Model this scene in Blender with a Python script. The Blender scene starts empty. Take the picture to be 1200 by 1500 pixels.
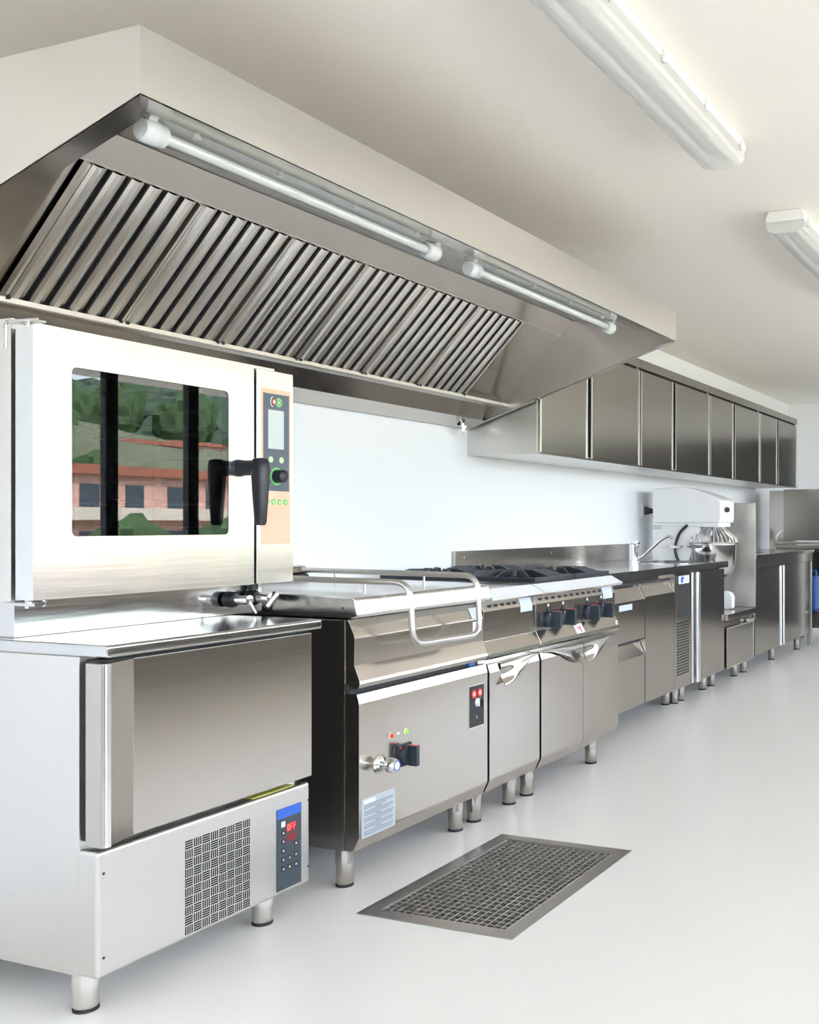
import bpy, bmesh, math, random
from mathutils import Vector, Matrix

S = bpy.context.scene
COL = S.collection
R = math.radians
PI = math.pi
random.seed(7)

# ------------------------------------------------------------------ camera
cam_d = bpy.data.cameras.new('camera')
cam = bpy.data.objects.new('camera', cam_d)
COL.objects.link(cam)
cam.location = (3.0, 0.0, 1.14)
cam.rotation_euler = (R(90), 0, math.atan(587 / 1500))
cam_d.sensor_fit = 'HORIZONTAL'
cam_d.sensor_width = 36
cam_d.lens = 45.0
cam_d.shift_x = (600 - 983) / 1200
cam_d.shift_y = (768 - 750) / 1200
cam_d.clip_start = 0.05
cam_d.clip_end = 2000
S.camera = cam

# ------------------------------------------------------------------ sky, sun, exposure
W = bpy.data.worlds.new('sky')
S.world = W
W.use_nodes = True
wn = W.node_tree
for n in list(wn.nodes):
    wn.nodes.remove(n)
wo = wn.nodes.new('ShaderNodeOutputWorld')
wb = wn.nodes.new('ShaderNodeBackground')
sk = wn.nodes.new('ShaderNodeTexSky')
sk.sky_type = 'NISHITA'
sk.sun_disc = False
sk.sun_elevation = R(48)
sk.sun_rotation = R(250)
sk.air_density = 1.0
sk.dust_density = 2.5
sk.ozone_density = 1.0
hz = wn.nodes.new('ShaderNodeMixRGB')
hz.blend_type = 'MIX'
hz.inputs[0].default_value = 0.6
hz.inputs[2].default_value = (6.5, 7.1, 8.0, 1)
wn.links.new(sk.outputs[0], hz.inputs[1])
wn.links.new(hz.outputs[0], wb.inputs[0])
wb.inputs[1].default_value = 1.0
wn.links.new(wb.outputs[0], wo.inputs[0])

sun_d = bpy.data.lights.new('sun', 'SUN')
sun_d.energy = 14.0
sun_d.angle = R(0.6)
sun_d.color = (1.0, 0.94, 0.85)
sun = bpy.data.objects.new('sun', sun_d)
COL.objects.link(sun)
sun.location = (-10, 4, 20)
sun.rotation_euler = Vector((0.62, 0.20, -0.80)).to_track_quat('-Z', 'Y').to_euler()

RX = 4.7          # the window wall
RY0, RY1 = -3.0, 11.32
RH = 2.5
WINS = [(-1.6, 1.3), (1.6, 4.3), (4.6, 7.5), (7.8, 10.9)]      # window spans along the wall
WZ0, WZ1 = 0.85, 2.42
for k, (a, b) in enumerate(WINS):
    pd = bpy.data.lights.new('window_daylight', 'AREA')
    pd.shape = 'RECTANGLE'
    pd.size = WZ1 - WZ0
    pd.size_y = b - a
    pd.cycles.is_portal = True
    po = bpy.data.objects.new('window_daylight', pd)
    COL.objects.link(po)
    po.location = (RX + 0.22, (a + b) / 2, (WZ0 + WZ1) / 2)
    po.rotation_euler = (0, R(90), 0)

pd = bpy.data.lights.new('window_daylight', 'AREA')
pd.shape = 'RECTANGLE'
pd.size, pd.size_y = 2.2, 1.3
pd.cycles.is_portal = True
po = bpy.data.objects.new('window_daylight', pd)
COL.objects.link(po)
po.location = (3.0, RY0 - 0.18, 1.55)
po.rotation_euler = (R(90), 0, 0)

S.view_settings.view_transform = 'Standard'
S.view_settings.look = 'None'
S.view_settings.gamma = 1.0
S.view_settings.use_curve_mapping = False
S.view_settings.exposure = 1.27
S.cycles.use_denoising = True
S.cycles.max_bounces = 14
S.cycles.diffuse_bounces = 6
S.cycles.glossy_bounces = 6
S.cycles.transparent_max_bounces = 12
S.cycles.caustics_reflective = True
S.cycles.sample_clamp_indirect = 8.0

# ------------------------------------------------------------------ materials
M = {}


def mat(name, col, rough=0.5, metal=0.0, noise=None, nscale=(1, 1, 1), namt=0.0, bump=0.0, rvar=0.0,
        emit=None, estr=0.0, coat=0.0, spec=0.5, ior=1.5):
    m = bpy.data.materials.new(name)
    m.use_nodes = True
    nt = m.node_tree
    p = nt.nodes['Principled BSDF']
    p.inputs['Base Color'].default_value = (*col, 1)
    p.inputs['Roughness'].default_value = rough
    p.inputs['Metallic'].default_value = metal
    p.inputs['Specular IOR Level'].default_value = spec
    p.inputs['IOR'].default_value = ior
    p.inputs['Coat Weight'].default_value = coat
    if emit:
        p.inputs['Emission Color'].default_value = (*emit, 1)
        p.inputs['Emission Strength'].default_value = estr
    if noise:
        tc = nt.nodes.new('ShaderNodeTexCoord')
        mp = nt.nodes.new('ShaderNodeMapping')
        mp.inputs['Scale'].default_value = nscale
        nz = nt.nodes.new('ShaderNodeTexNoise')
        nz.inputs['Scale'].default_value = noise
        nz.inputs['Detail'].default_value = 4
        nt.links.new(tc.outputs['Object'], mp.inputs[0])
        nt.links.new(mp.outputs[0], nz.inputs['Vector'])
        if namt:
            cr = nt.nodes.new('ShaderNodeValToRGB')
            cr.color_ramp.elements[0].position = 0.3
            cr.color_ramp.elements[1].position = 0.7
            cr.color_ramp.elements[0].color = (*[c * (1 - namt) for c in col], 1)
            cr.color_ramp.elements[1].color = (*[min(1, c * (1 + namt)) for c in col], 1)
            nt.links.new(nz.outputs['Fac'], cr.inputs[0])
            nt.links.new(cr.outputs[0], p.inputs['Base Color'])
        if rvar:
            mr = nt.nodes.new('ShaderNodeMapRange')
            mr.inputs['From Min'].default_value = 0.3
            mr.inputs['From Max'].default_value = 0.7
            mr.inputs['To Min'].default_value = rough - rvar
            mr.inputs['To Max'].default_value = rough + rvar
            nt.links.new(nz.outputs['Fac'], mr.inputs[0])
            nt.links.new(mr.outputs[0], p.inputs['Roughness'])
        if bump:
            bp = nt.nodes.new('ShaderNodeBump')
            bp.inputs['Strength'].default_value = bump
            bp.inputs['Distance'].default_value = 0.001
            nt.links.new(nz.outputs['Fac'], bp.inputs['Height'])
            nt.links.new(bp.outputs[0], p.inputs['Normal'])
    M[name] = m
    return m


mat('steel', (0.50, 0.466, 0.43), 0.17, 1.0, 3.0, (1, 1, 40), 0.012, 0.0, 0.012)
mat('satin_steel', (0.68, 0.655, 0.625), 0.34, 1.0, 3.0, (1, 1, 40), 0.01, 0.0, 0.012)
mat('polished_steel', (0.60, 0.60, 0.60), 0.13, 1.0, 4.0, (1, 1, 40), 0.02, 0.0, 0.03)
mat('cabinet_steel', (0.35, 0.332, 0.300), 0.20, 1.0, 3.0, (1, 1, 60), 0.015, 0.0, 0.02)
mat('oven_steel', (0.68, 0.69, 0.70), 0.22, 1.0, 3.0, (1, 1, 60), 0.02, 0.0, 0.03)
mat('bright_steel', (0.86, 0.86, 0.86), 0.25, 1.0, 3.0, (1, 1, 40), 0.01, 0.0, 0.01)
mat('aluminium', (0.80, 0.80, 0.80), 0.28, 1.0, 6.0, (30, 30, 1), 0.02)
mat('chrome', (0.86, 0.86, 0.87), 0.05, 1.0, 8.0, (1, 1, 1), 0.01)
mat('filter_steel', (0.80, 0.77, 0.73), 0.30, 1.0, 5.0, (1, 20, 1), 0.03)
mat('black_plastic', (0.018, 0.019, 0.022), 0.42, 0, 60, (1, 1, 1), 0.15, 0.05)
mat('handle_black', (0.022, 0.024, 0.030), 0.38, 0, 40, (1, 1, 1), 0.12, 0.03)
mat('knob_blue_black', (0.020, 0.028, 0.042), 0.40, 0, 40, (1, 1, 1), 0.12, 0.03)
mat('rubber', (0.02, 0.02, 0.02), 0.7, 0, 60, (1, 1, 1), 0.2, 0.1)
mat('gasket', (0.03, 0.03, 0.033), 0.6, 0, 60, (1, 1, 1), 0.2)
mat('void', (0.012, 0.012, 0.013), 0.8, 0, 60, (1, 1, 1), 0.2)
mat('cast_iron', (0.020, 0.024, 0.032), 0.42, 0, 120, (1, 1, 1), 0.2, 0.25, 0.08)
mat('brass', (0.55, 0.42, 0.22), 0.35, 1.0, 20, (1, 1, 1), 0.1)
mat('enamel_white', (0.91, 0.92, 0.93), 0.22, 0, 8, (1, 1, 1), 0.01, 0, 0.04, coat=0.3)
mat('plastic_white', (0.82, 0.82, 0.80), 0.35, 0, 12, (1, 1, 1), 0.015)
mat('plastic_grey', (0.60, 0.62, 0.63), 0.35, 0, 12, (1, 1, 1), 0.02)
mat('plastic_blue', (0.02, 0.10, 0.36), 0.35, 0, 12, (1, 1, 1), 0.05)
mat('copper_fascia', (0.80, 0.50, 0.36), 0.35, 0.2, 14, (1, 1, 1), 0.03)
mat('slate_fascia', (0.085, 0.105, 0.145), 0.35, 0, 14, (1, 1, 1), 0.03)
mat('slate_dark', (0.045, 0.058, 0.072), 0.4, 0, 14, (1, 1, 1), 0.03)
mat('lcd', (0.55, 0.60, 0.60), 0.15, 0, 10, (1, 1, 1), 0.02)
mat('green_print', (0.20, 0.55, 0.16), 0.4, 0, 20, (1, 1, 1), 0.05)
mat('pale_green', (0.52, 0.72, 0.42), 0.4, 0, 20, (1, 1, 1), 0.05)
mat('red_print', (0.62, 0.06, 0.07), 0.4, 0, 20, (1, 1, 1), 0.05)
mat('magenta_print', (0.72, 0.03, 0.20), 0.4, 0, 20, (1, 1, 1), 0.05)
mat('white_print', (0.85, 0.86, 0.88), 0.4, 0, 20, (1, 1, 1), 0.02)
mat('grey_print', (0.20, 0.22, 0.26), 0.5, 0, 20, (1, 1, 1), 0.05)
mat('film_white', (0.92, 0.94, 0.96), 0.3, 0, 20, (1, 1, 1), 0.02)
mat('label_film', (0.46, 0.50, 0.54), 0.35, 0, 20, (1, 1, 1), 0.03)
mat('blue_print', (0.03, 0.12, 0.52), 0.4, 0, 20, (1, 1, 1), 0.04)
mat('pale_blue_print', (0.55, 0.60, 0.67), 0.4, 0, 20, (1, 1, 1), 0.04)
mat('cyan_lamp', (0.35, 0.70, 0.90), 0.3, 0, 20, (1, 1, 1), 0.03, emit=(0.35, 0.75, 1.0), estr=0.5)
mat('led_red', (0.9, 0.05, 0.04), 0.3, 0, 20, (1, 1, 1), 0.03, emit=(1.0, 0.10, 0.10), estr=0.9)
mat('led_dim', (0.16, 0.012, 0.012), 0.3, 0, 20, (1, 1, 1), 0.03, emit=(1.0, 0.03, 0.03), estr=0.03)
mat('lamp_red', (0.75, 0.05, 0.03), 0.2, 0, 20, (1, 1, 1), 0.05)
mat('lamp_green', (0.45, 0.85, 0.10), 0.2, 0, 20, (1, 1, 1), 0.05)
mat('sticker_yellow', (0.55, 0.55, 0.10), 0.4, 0, 20, (1, 1, 1), 0.05)
mat('wall_paint', (0.855, 0.865, 0.885), 0.7, 0, 40, (1, 1, 1), 0.008, 0.05)
mat('ceiling_paint', (0.87, 0.84, 0.79), 0.8, 0, 30, (1, 1, 1), 0.008, 0.03)
mat('floor_resin', (0.81, 0.80, 0.785), 0.34, 0, 160, (1, 1, 1), 0.012, 0.18, 0.05, spec=0.4)
mat('drain_steel', (0.42, 0.41, 0.40), 0.33, 1.0, 3, (1, 1, 1), 0.015)
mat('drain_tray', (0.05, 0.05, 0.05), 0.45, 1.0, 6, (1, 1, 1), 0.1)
mat('cavity_steel', (0.22, 0.22, 0.22), 0.35, 1.0, 6, (1, 1, 1), 0.1)
mat('frame_dark', (0.035, 0.037, 0.042), 0.4, 0, 20, (1, 1, 1), 0.1)
mat('door_dark', (0.055, 0.052, 0.05), 0.45, 0, 8, (1, 1, 1), 0.06)
mat('dado_paint', (0.16, 0.15, 0.14), 0.5, 0, 8, (1, 1, 1), 0.04)
mat('terrace', (0.62, 0.55, 0.46), 0.8, 0, 3, (1, 1, 1), 0.12, 0.2)
mat('hill_forest', (0.05, 0.088, 0.05), 0.95, 0, 0.22, (1, 1, 1), 0.75)
mat('meadow', (0.15, 0.17, 0.10), 0.95, 0, 0.4, (1, 6, 1), 0.35)
mat('leaves', (0.05, 0.10, 0.035), 0.8, 0, 0.9, (1, 1, 1), 0.4)
mat('bark', (0.09, 0.06, 0.04), 0.9, 0, 6, (1, 1, 1), 0.3)
mat('plaster_pink', (0.62, 0.38, 0.31), 0.9, 0, 0.6, (1, 1, 1), 0.06)
mat('plaster_cream', (0.72, 0.64, 0.55), 0.9, 0, 0.6, (1, 1, 1), 0.06)
mat('roof_tile', (0.38, 0.14, 0.09), 0.9, 0, 2, (1, 1, 6), 0.15)
mat('house_glass', (0.05, 0.07, 0.09), 0.1, 0, 2, (1, 1, 1), 0.1)


def glass_mat(name, tint, refl, rough=0.0):
    m = bpy.data.materials.new(name)
    m.use_nodes = True
    nt = m.node_tree
    for n in list(nt.nodes):
        nt.nodes.remove(n)
    out = nt.nodes.new('ShaderNodeOutputMaterial')
    mix = nt.nodes.new('ShaderNodeMixShader')
    tr = nt.nodes.new('ShaderNodeBsdfTransparent')
    gl = nt.nodes.new('ShaderNodeBsdfGlossy')
    lw = nt.nodes.new('ShaderNodeLayerWeight')
    lw.inputs['Blend'].default_value = 0.5
    fr = nt.nodes.new('ShaderNodeMath')
    fr.operation = 'POWER'
    fr.inputs[1].default_value = 5.0
    nt.links.new(lw.outputs['Facing'], fr.inputs[0])
    ad = nt.nodes.new('ShaderNodeMath')
    ad.operation = 'ADD'
    ad.use_clamp = True
    ad.inputs[1].default_value = refl + 0.04
    tr.inputs[0].default_value = (*tint, 1)
    gl.inputs['Roughness'].default_value = rough
    nt.links.new(fr.outputs[0], ad.inputs[0])
    nt.links.new(ad.outputs[0], mix.inputs[0])
    nt.links.new(tr.outputs[0], mix.inputs[1])
    nt.links.new(gl.outputs[0], mix.inputs[2])
    nt.links.new(mix.outputs[0], out.inputs[0])
    M[name] = m


glass_mat('oven_glass', (0.30, 0.33, 0.36), 0.03)
glass_mat('window_glass', (0.96, 0.97, 0.97), 0.0)
glass_mat('tube_glass', (0.86, 0.88, 0.88), 0.06, 0.02)


def frosted_mat(name, col, through):
    m = bpy.data.materials.new(name)
    m.use_nodes = True
    nt = m.node_tree
    p = nt.nodes['Principled BSDF']
    p.inputs['Base Color'].default_value = (*col, 1)
    p.inputs['Roughness'].default_value = 0.25
    mix = nt.nodes.new('ShaderNodeMixShader')
    tr = nt.nodes.new('ShaderNodeBsdfTransparent')
    mix.inputs[0].default_value = through
    nt.links.new(p.outputs[0], mix.inputs[1])
    nt.links.new(tr.outputs[0], mix.inputs[2])
    nt.links.new(mix.outputs[0], nt.nodes['Material Output'].inputs[0])
    M[name] = m


frosted_mat('diffuser_clear', (0.86, 0.86, 0.85), 0.45)

# ------------------------------------------------------------------ mesh helpers
WL = {}          # world location of every object made here


class MB:
    def __init__(s):
        s.v = []
        s.f = []

    def add(s, vs, fs):
        o = len(s.v)
        s.v += [Vector(p) for p in vs]
        s.f += [[i + o for i in f] for f in fs]
        return s

    def box(s, x0, x1, y0, y1, z0, z1):
        return s.add([(x0, y0, z0), (x1, y0, z0), (x1, y1, z0), (x0, y1, z0),
                      (x0, y0, z1), (x1, y0, z1), (x1, y1, z1), (x0, y1, z1)],
                     [[0, 3, 2, 1], [4, 5, 6, 7], [0, 1, 5, 4], [1, 2, 6, 5], [2, 3, 7, 6], [3, 0, 4, 7]])

    def prism(s, pts, a, b, axis='y'):
        n = len(pts)

        def P(p, t):
            if axis == 'y':
                return (p[0], t, p[1])
            if axis == 'x':
                return (t, p[0], p[1])
            return (p[0], p[1], t)
        vs = [P(p, a) for p in pts] + [P(p, b) for p in pts]
        fs = [list(range(n)), list(range(2 * n - 1, n - 1, -1))]
        fs += [[i, (i + 1) % n, n + (i + 1) % n, n + i] for i in range(n)]
        return s.add(vs, fs)

    def plate(s, outer, holes, a, b, axis='x'):
        def P(p, t):
            if axis == 'x':
                return (t, p[0], p[1])
            if axis == 'y':
                return (p[0], t, p[1])
            return (p[0], p[1], t)
        loops = [outer] + holes
        bmx = bmesh.new()
        edges, idx, k0 = [], {}, 0
        for l in loops:
            vl = [bmx.verts.new((p[0], p[1], 0)) for p in l]
            for i, v in enumerate(vl):
                idx[v] = k0 + i
            edges += [bmx.edges.new((vl[i], vl[(i + 1) % len(vl)])) for i in range(len(vl))]
            k0 += len(l)
        bmesh.ops.triangle_fill(bmx, use_beauty=True, use_dissolve=False, edges=edges)
        tri = [[idx[v] for v in f.verts] for f in bmx.faces]
        bmx.free()
        flat = [p for l in loops for p in l]
        n = len(flat)
        vs = [P(p, a) for p in flat] + [P(p, b) for p in flat]
        fs = [list(t) for t in tri] + [[i + n for i in t] for t in tri]
        o = 0
        for l in loops:
            m = len(l)
            fs += [[o + i, o + (i + 1) % m, n + o + (i + 1) % m, n + o + i] for i in range(m)]
            o += m
        return s.add(vs, fs)

    def cyl(s, p0, p1, r, r1=None, n=20):
        p0, p1 = Vector(p0), Vector(p1)
        return s.lathe([(0, 0), (r, 0), (r if r1 is None else r1, 1), (0, 1)], p0, p1 - p0, n)

    def lathe(s, prof, org, axis, n=24, scale_h=True):
        org, axis = Vector(org), Vector(axis)
        L = axis.length if scale_h else 1.0
        a = axis.normalized()
        u = a.orthogonal().normalized()
        w = a.cross(u)
        vs, fs, rings = [], [], []
        for r, h in prof:
            c = org + a * (h * L)
            if r < 1e-7:
                rings.append([len(vs)])
                vs.append(c)
            else:
                rings.append(list(range(len(vs), len(vs) + n)))
                vs += [c + (u * math.cos(2 * PI * i / n) + w * math.sin(2 * PI * i / n)) * r for i in range(n)]
        for A, B in zip(rings, rings[1:]):
            for i in range(n):
                j = (i + 1) % n
                if len(A) == 1 and len(B) == 1:
                    continue
                if len(A) == 1:
                    fs.append([A[0], B[i], B[j]])
                elif len(B) == 1:
                    fs.append([A[i], A[j], B[0]])
                else:
                    fs.append([A[i], A[j], B[j], B[i]])
        return s.add(vs, fs)

    def tube(s, path, r, n=12, caps=True, r1=None):
        path = [Vector(p) for p in path]
        m = len(path)
        vs, fs = [], []
        t0 = (path[1] - path[0]).normalized()
        u = t0.orthogonal().normalized()
        for k in range(m):
            t = (path[min(k + 1, m - 1)] - path[max(k - 1, 0)]).normalized()
            u = (u - t * u.dot(t)).normalized()
            w = t.cross(u)
            rr = r if r1 is None else r + (r1 - r) * k / (m - 1)
            vs += [path[k] + (u * math.cos(2 * PI * i / n) + w * math.sin(2 * PI * i / n)) * rr for i in range(n)]
        for k in range(m - 1):
            for i in range(n):
                j = (i + 1) % n
                fs.append([k * n + i, k * n + j, (k + 1) * n + j, (k + 1) * n + i])
        if caps:
            fs += [list(range(n - 1, -1, -1)), list(range((m - 1) * n, m * n))]
        return s.add(vs, fs)

    def build(s, name, m, parent=None, bevel=0.0, seg=2, sharp=40, kind=None, center=None):
        vs = s.v
        lo = Vector([min(p[i] for p in vs) for i in range(3)])
        hi = Vector([max(p[i] for p in vs) for i in range(3)])
        c = Vector(center) if center is not None else Vector(((lo.x + hi.x) / 2, (lo.y + hi.y) / 2, lo.z))
        me = bpy.data.meshes.new(name)
        me.from_pydata([p - c for p in vs], [], s.f)
        bm = bmesh.new()
        bm.from_mesh(me)
        bmesh.ops.recalc_face_normals(bm, faces=bm.faces)
        if bevel:
            es = [e for e in bm.edges if len(e.link_faces) == 2 and e.calc_face_angle(0) > R(25)]
            bmesh.ops.bevel(bm, geom=es, offset=bevel, offset_type='OFFSET', segments=seg,
                            profile=0.5, affect='EDGES', clamp_overlap=True)
        for f in bm.faces:
            f.smooth = True
        bm.to_mesh(me)
        bm.free()
        me.set_sharp_from_angle(angle=R(sharp))
        me.materials.append(M[m])
        o = bpy.data.objects.new(name, me)
        COL.objects.link(o)
        if bevel:
            wm = o.modifiers.new('weighted', 'WEIGHTED_NORMAL')
            wm.keep_sharp = True
        place(o, c, parent)
        if kind:
            o['kind'] = kind
        return o


def place(o, c, parent):
    WL[o.name] = Vector(c)
    o.parent = parent
    o.location = Vector(c) - (WL[parent.name] if parent else Vector((0, 0, 0)))


def tag(o, label, cat, group=None):
    o['label'] = label
    o['category'] = cat
    if group:
        o['group'] = group
    return o


def thing(name, label, cat, loc, group=None):
    o = bpy.data.objects.new(name, None)
    o.empty_display_size = 0.1
    COL.objects.link(o)
    place(o, loc, None)
    return tag(o, label, cat, group)


def inst(src, parent, c):
    o = src.copy()
    COL.objects.link(o)
    place(o, c, parent)
    return o


def struct(o):
    o['kind'] = 'structure'
    return o


def fillet(path, rad, n=6):
    path = [Vector(p) for p in path]
    out = [path[0]]
    for a, b, c in zip(path, path[1:], path[2:]):
        d0, d1 = (a - b), (c - b)
        r = min(rad, d0.length * 0.48, d1.length * 0.48)
        p, q = b + d0.normalized() * r, b + d1.normalized() * r
        for k in range(n + 1):
            t = k / n
            out.append(p * (1 - t) ** 2 + b * 2 * t * (1 - t) + q * t * t)
    return out + [path[-1]]


def rrect(y0, y1, z0, z1, r, n=5):
    pts = []
    for cy, cz, a0 in ((y1 - r, z1 - r, 0), (y0 + r, z1 - r, 90), (y0 + r, z0 + r, 180), (y1 - r, z0 + r, 270)):
        for k in range(n + 1):
            a = R(a0 + 90 * k / n)
            pts.append((cy + r * math.cos(a), cz + r * math.sin(a)))
    return pts


def rect(y0, y1, z0, z1):
    return [(y1, z1), (y0, z1), (y0, z0), (y1, z0)]


def leg_proto(h, r, m='steel', flare=True):
    """a height-adjustable steel leg: sleeve, narrower foot, dark pad"""
    k = r * 0.93 if flare else r
    return [(0, 0), (k * 0.9, 0), (k, 0.004), (k, h * 0.55), (r, h * 0.56), (r * 1.02, h * 0.62), (r, h * 0.66), (r, h), (0, h)]


LEGS = {}


def legs(parent, spots, h, r, m='satin_steel'):
    """one leg mesh for each spot, each with its own rubber pad"""
    for x, y in spots:
        key = (round(h, 3), r, m)
        if key not in LEGS:
            lg = MB().lathe(leg_proto(h, r), (x, y, 0.006), (0, 0, 1), 24).build('leg', m, parent, center=(x, y, 0))
            pd = MB().cyl((x, y, 0), (x, y, 0.007), r * 0.96, n=20).build('foot_pad', 'rubber', lg, center=(x, y, 0))
            LEGS[key] = (lg, pd)
        else:
            lg = inst(LEGS[key][0], parent, (x, y, 0))
            inst(LEGS[key][1], lg, (x, y, 0))


# ------------------------------------------------------------------ the room
DX0, DX1, DY0, DY1 = 1.052, 1.572, 2.455, 3.276      # floor drain
fb = MB()
g_ = 0.045
fb.box(-0.2, DX0 + g_, RY0 - 0.2, RY1 + 0.2, -0.14, 0)
fb.box(DX1 - g_, RX + 0.25, RY0 - 0.2, RY1 + 0.2, -0.14, 0)
fb.box(DX0 + g_, DX1 - g_, RY0 - 0.2, DY0 + g_, -0.14, 0)
fb.box(DX0 + g_, DX1 - g_, DY1 - g_, RY1 + 0.2, -0.14, 0)
struct(fb.build('floor', 'floor_resin', center=(0, 0, 0)))
struct(MB().box(-0.2, RX + 0.25, RY0 - 0.2, RY1 + 0.2, RH, RH + 0.15).build('ceiling', 'ceiling_paint', center=(0, 0, RH)))
struct(MB().box(-0.2, 0, RY0 - 0.2, RY1 + 0.2, 0, RH).build('wall_left', 'wall_paint', center=(0, 0, 0)))
struct(MB().box(0, RX, RY1, RY1 + 0.2, 0, RH).build('wall_far', 'wall_paint', center=(0, RY1, 0)))
BW = (1.9, 4.1, 0.9, 2.2)       # glazed opening behind the camera
struct(MB().plate(rect(0, RX, 0, RH), [rect(BW[0], BW[1], BW[2], BW[3])], RY0 - 0.2, RY0, 'y').build('wall_back', 'wall_paint', center=(0, RY0, 0)))
bf = MB()
bf.plate(rect(*BW), [rect(BW[0] + (BW[1] - BW[0]) * i / 4 + 0.05, BW[0] + (BW[1] - BW[0]) * (i + 1) / 4 - 0.05, BW[2] + 0.07, BW[3] - 0.07) for i in range(4)], RY0 - 0.13, RY0 - 0.07, 'y')
bfo = struct(bf.build('window_5', 'frame_dark', bevel=0.004))
for i in range(4):
    MB().box(BW[0] + (BW[1] - BW[0]) * i / 4 + 0.045, BW[0] + (BW[1] - BW[0]) * (i + 1) / 4 - 0.045, RY0 - 0.103, RY0 - 0.097, BW[2] + 0.065, BW[3] - 0.065).build('pane', 'window_glass', bfo)
struct(MB().box(RX - 0.02, RX, RY0, RY1, 0.0, 0.82).build('baseboard_right', 'dado_paint', center=(RX, 0, 0)))
struct(MB().box(RX + 0.25, RX + 2.3, RY0 - 0.2, RY1 + 0.2, RH + 0.02, RH + 0.14).build('added_sky_blocker', 'ceiling_paint', center=(RX, 0, RH)))  # unseen slab added outside to keep steep sky light off the floor
dk = MB().box(0.80, 4.25, RY1 - 0.06, RY1, 0.0, 2.12).build('door_1', 'frame_dark', None, 0.003)
struct(dk)
for a_, b_ in ((0.86, 1.96), (1.98, 3.08), (3.10, 4.19)):
    lf = MB().box(a_, b_, RY1 - 0.085, RY1 - 0.06, 0.01, 2.06).build('door_leaf', 'door_dark', dk, 0.004)
    MB().box(b_ - 0.10, b_ - 0.06, RY1 - 0.13, RY1 - 0.085, 0.95, 1.15).build('door_pull', 'satin_steel', lf, 0.004)
wr = MB()
holes = [rect(a, b, WZ0, WZ1) for a, b in WINS]
wr.plate(rect(RY0 - 0.2, RY1 + 0.2, 0, RH), holes, RX, RX + 0.25, 'x')
struct(wr.build('wall_right', 'wall_paint', center=(RX, 0, 0)))
for k, (a, b) in enumerate(WINS):
    fr = MB()
    n = 4
    fr.plate(rect(a, b, WZ0, WZ1),
             [rect(a + (b - a) * i / n + 0.05, a + (b - a) * (i + 1) / n - 0.05, WZ0 + 0.07, WZ1 - 0.07) for i in range(n)],
             RX + 0.08, RX + 0.14, 'x')
    wf = struct(fr.build('window_%d' % (k + 1), 'frame_dark', bevel=0.004))
    for i in range(n):
        MB().box(RX + 0.105, RX + 0.111, a + (b - a) * i / n + 0.045, a + (b - a) * (i + 1) / n - 0.045,
                 WZ0 + 0.065, WZ1 - 0.065).build('pane', 'window_glass', wf)

# ------------------------------------------------------------------ floor drain
dr = thing('floor_drain', 'rectangular stainless steel floor drain with square mesh grating', 'drain', (1.312, 2.865, 0))
w_ = 0.047
for pts in ([(DX0, DY0), (DX1, DY0), (DX1 - w_, DY0 + w_), (DX0 + w_, DY0 + w_)],
            [(DX1, DY0), (DX1, DY1), (DX1 - w_, DY1 - w_), (DX1 - w_, DY0 + w_)],
            [(DX1, DY1), (DX0, DY1), (DX0 + w_, DY1 - w_), (DX1 - w_, DY1 - w_)],
            [(DX0, DY1), (DX0, DY0), (DX0 + w_, DY0 + w_), (DX0 + w_, DY1 - w_)]):
    MB().prism(pts, 0.0, 0.003, 'z').build('rim', 'drain_steel', dr)
ix0, ix1, iy0, iy1 = DX0 + w_, DX1 - w_, DY0 + w_, DY1 - w_
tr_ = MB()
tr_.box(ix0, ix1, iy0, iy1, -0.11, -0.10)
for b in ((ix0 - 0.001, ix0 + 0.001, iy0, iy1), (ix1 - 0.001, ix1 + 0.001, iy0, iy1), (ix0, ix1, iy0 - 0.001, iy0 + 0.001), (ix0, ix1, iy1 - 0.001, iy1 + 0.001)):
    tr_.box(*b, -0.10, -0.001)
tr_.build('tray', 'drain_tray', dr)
gf = MB()
gf.plate(rect(ix0 + 0.002, ix1 - 0.002, iy0 + 0.002, iy1 - 0.002), [rect(ix0 + 0.007, ix1 - 0.007, iy0 + 0.007, iy1 - 0.007)], -0.022, 0.001, 'z')
gf.build('grating_frame', 'satin_steel', dr)
nx, ny = 17, 27
src = None
for i in range(1, nx):
    x = ix0 + (ix1 - ix0) * i / nx
    if src is None:
        src = MB().box(x - 0.0017, x + 0.0017, iy0 + 0.006, iy1 - 0.006, -0.022, -0.001).build('grating_bar', 'satin_steel', dr)
    else:
        inst(src, dr, (x, (iy0 + iy1) / 2, -0.022))
src = None
for i in range(1, ny):
    y = iy0 + (iy1 - iy0) * i / ny
    if src is None:
        src = MB().box(ix0 + 0.006, ix1 - 0.006, y - 0.0017, y + 0.0017, -0.021, -0.0005).build('grating_bar', 'satin_steel', dr)
    else:
        inst(src, dr, ((ix0 + ix1) / 2, y, -0.021))

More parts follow.
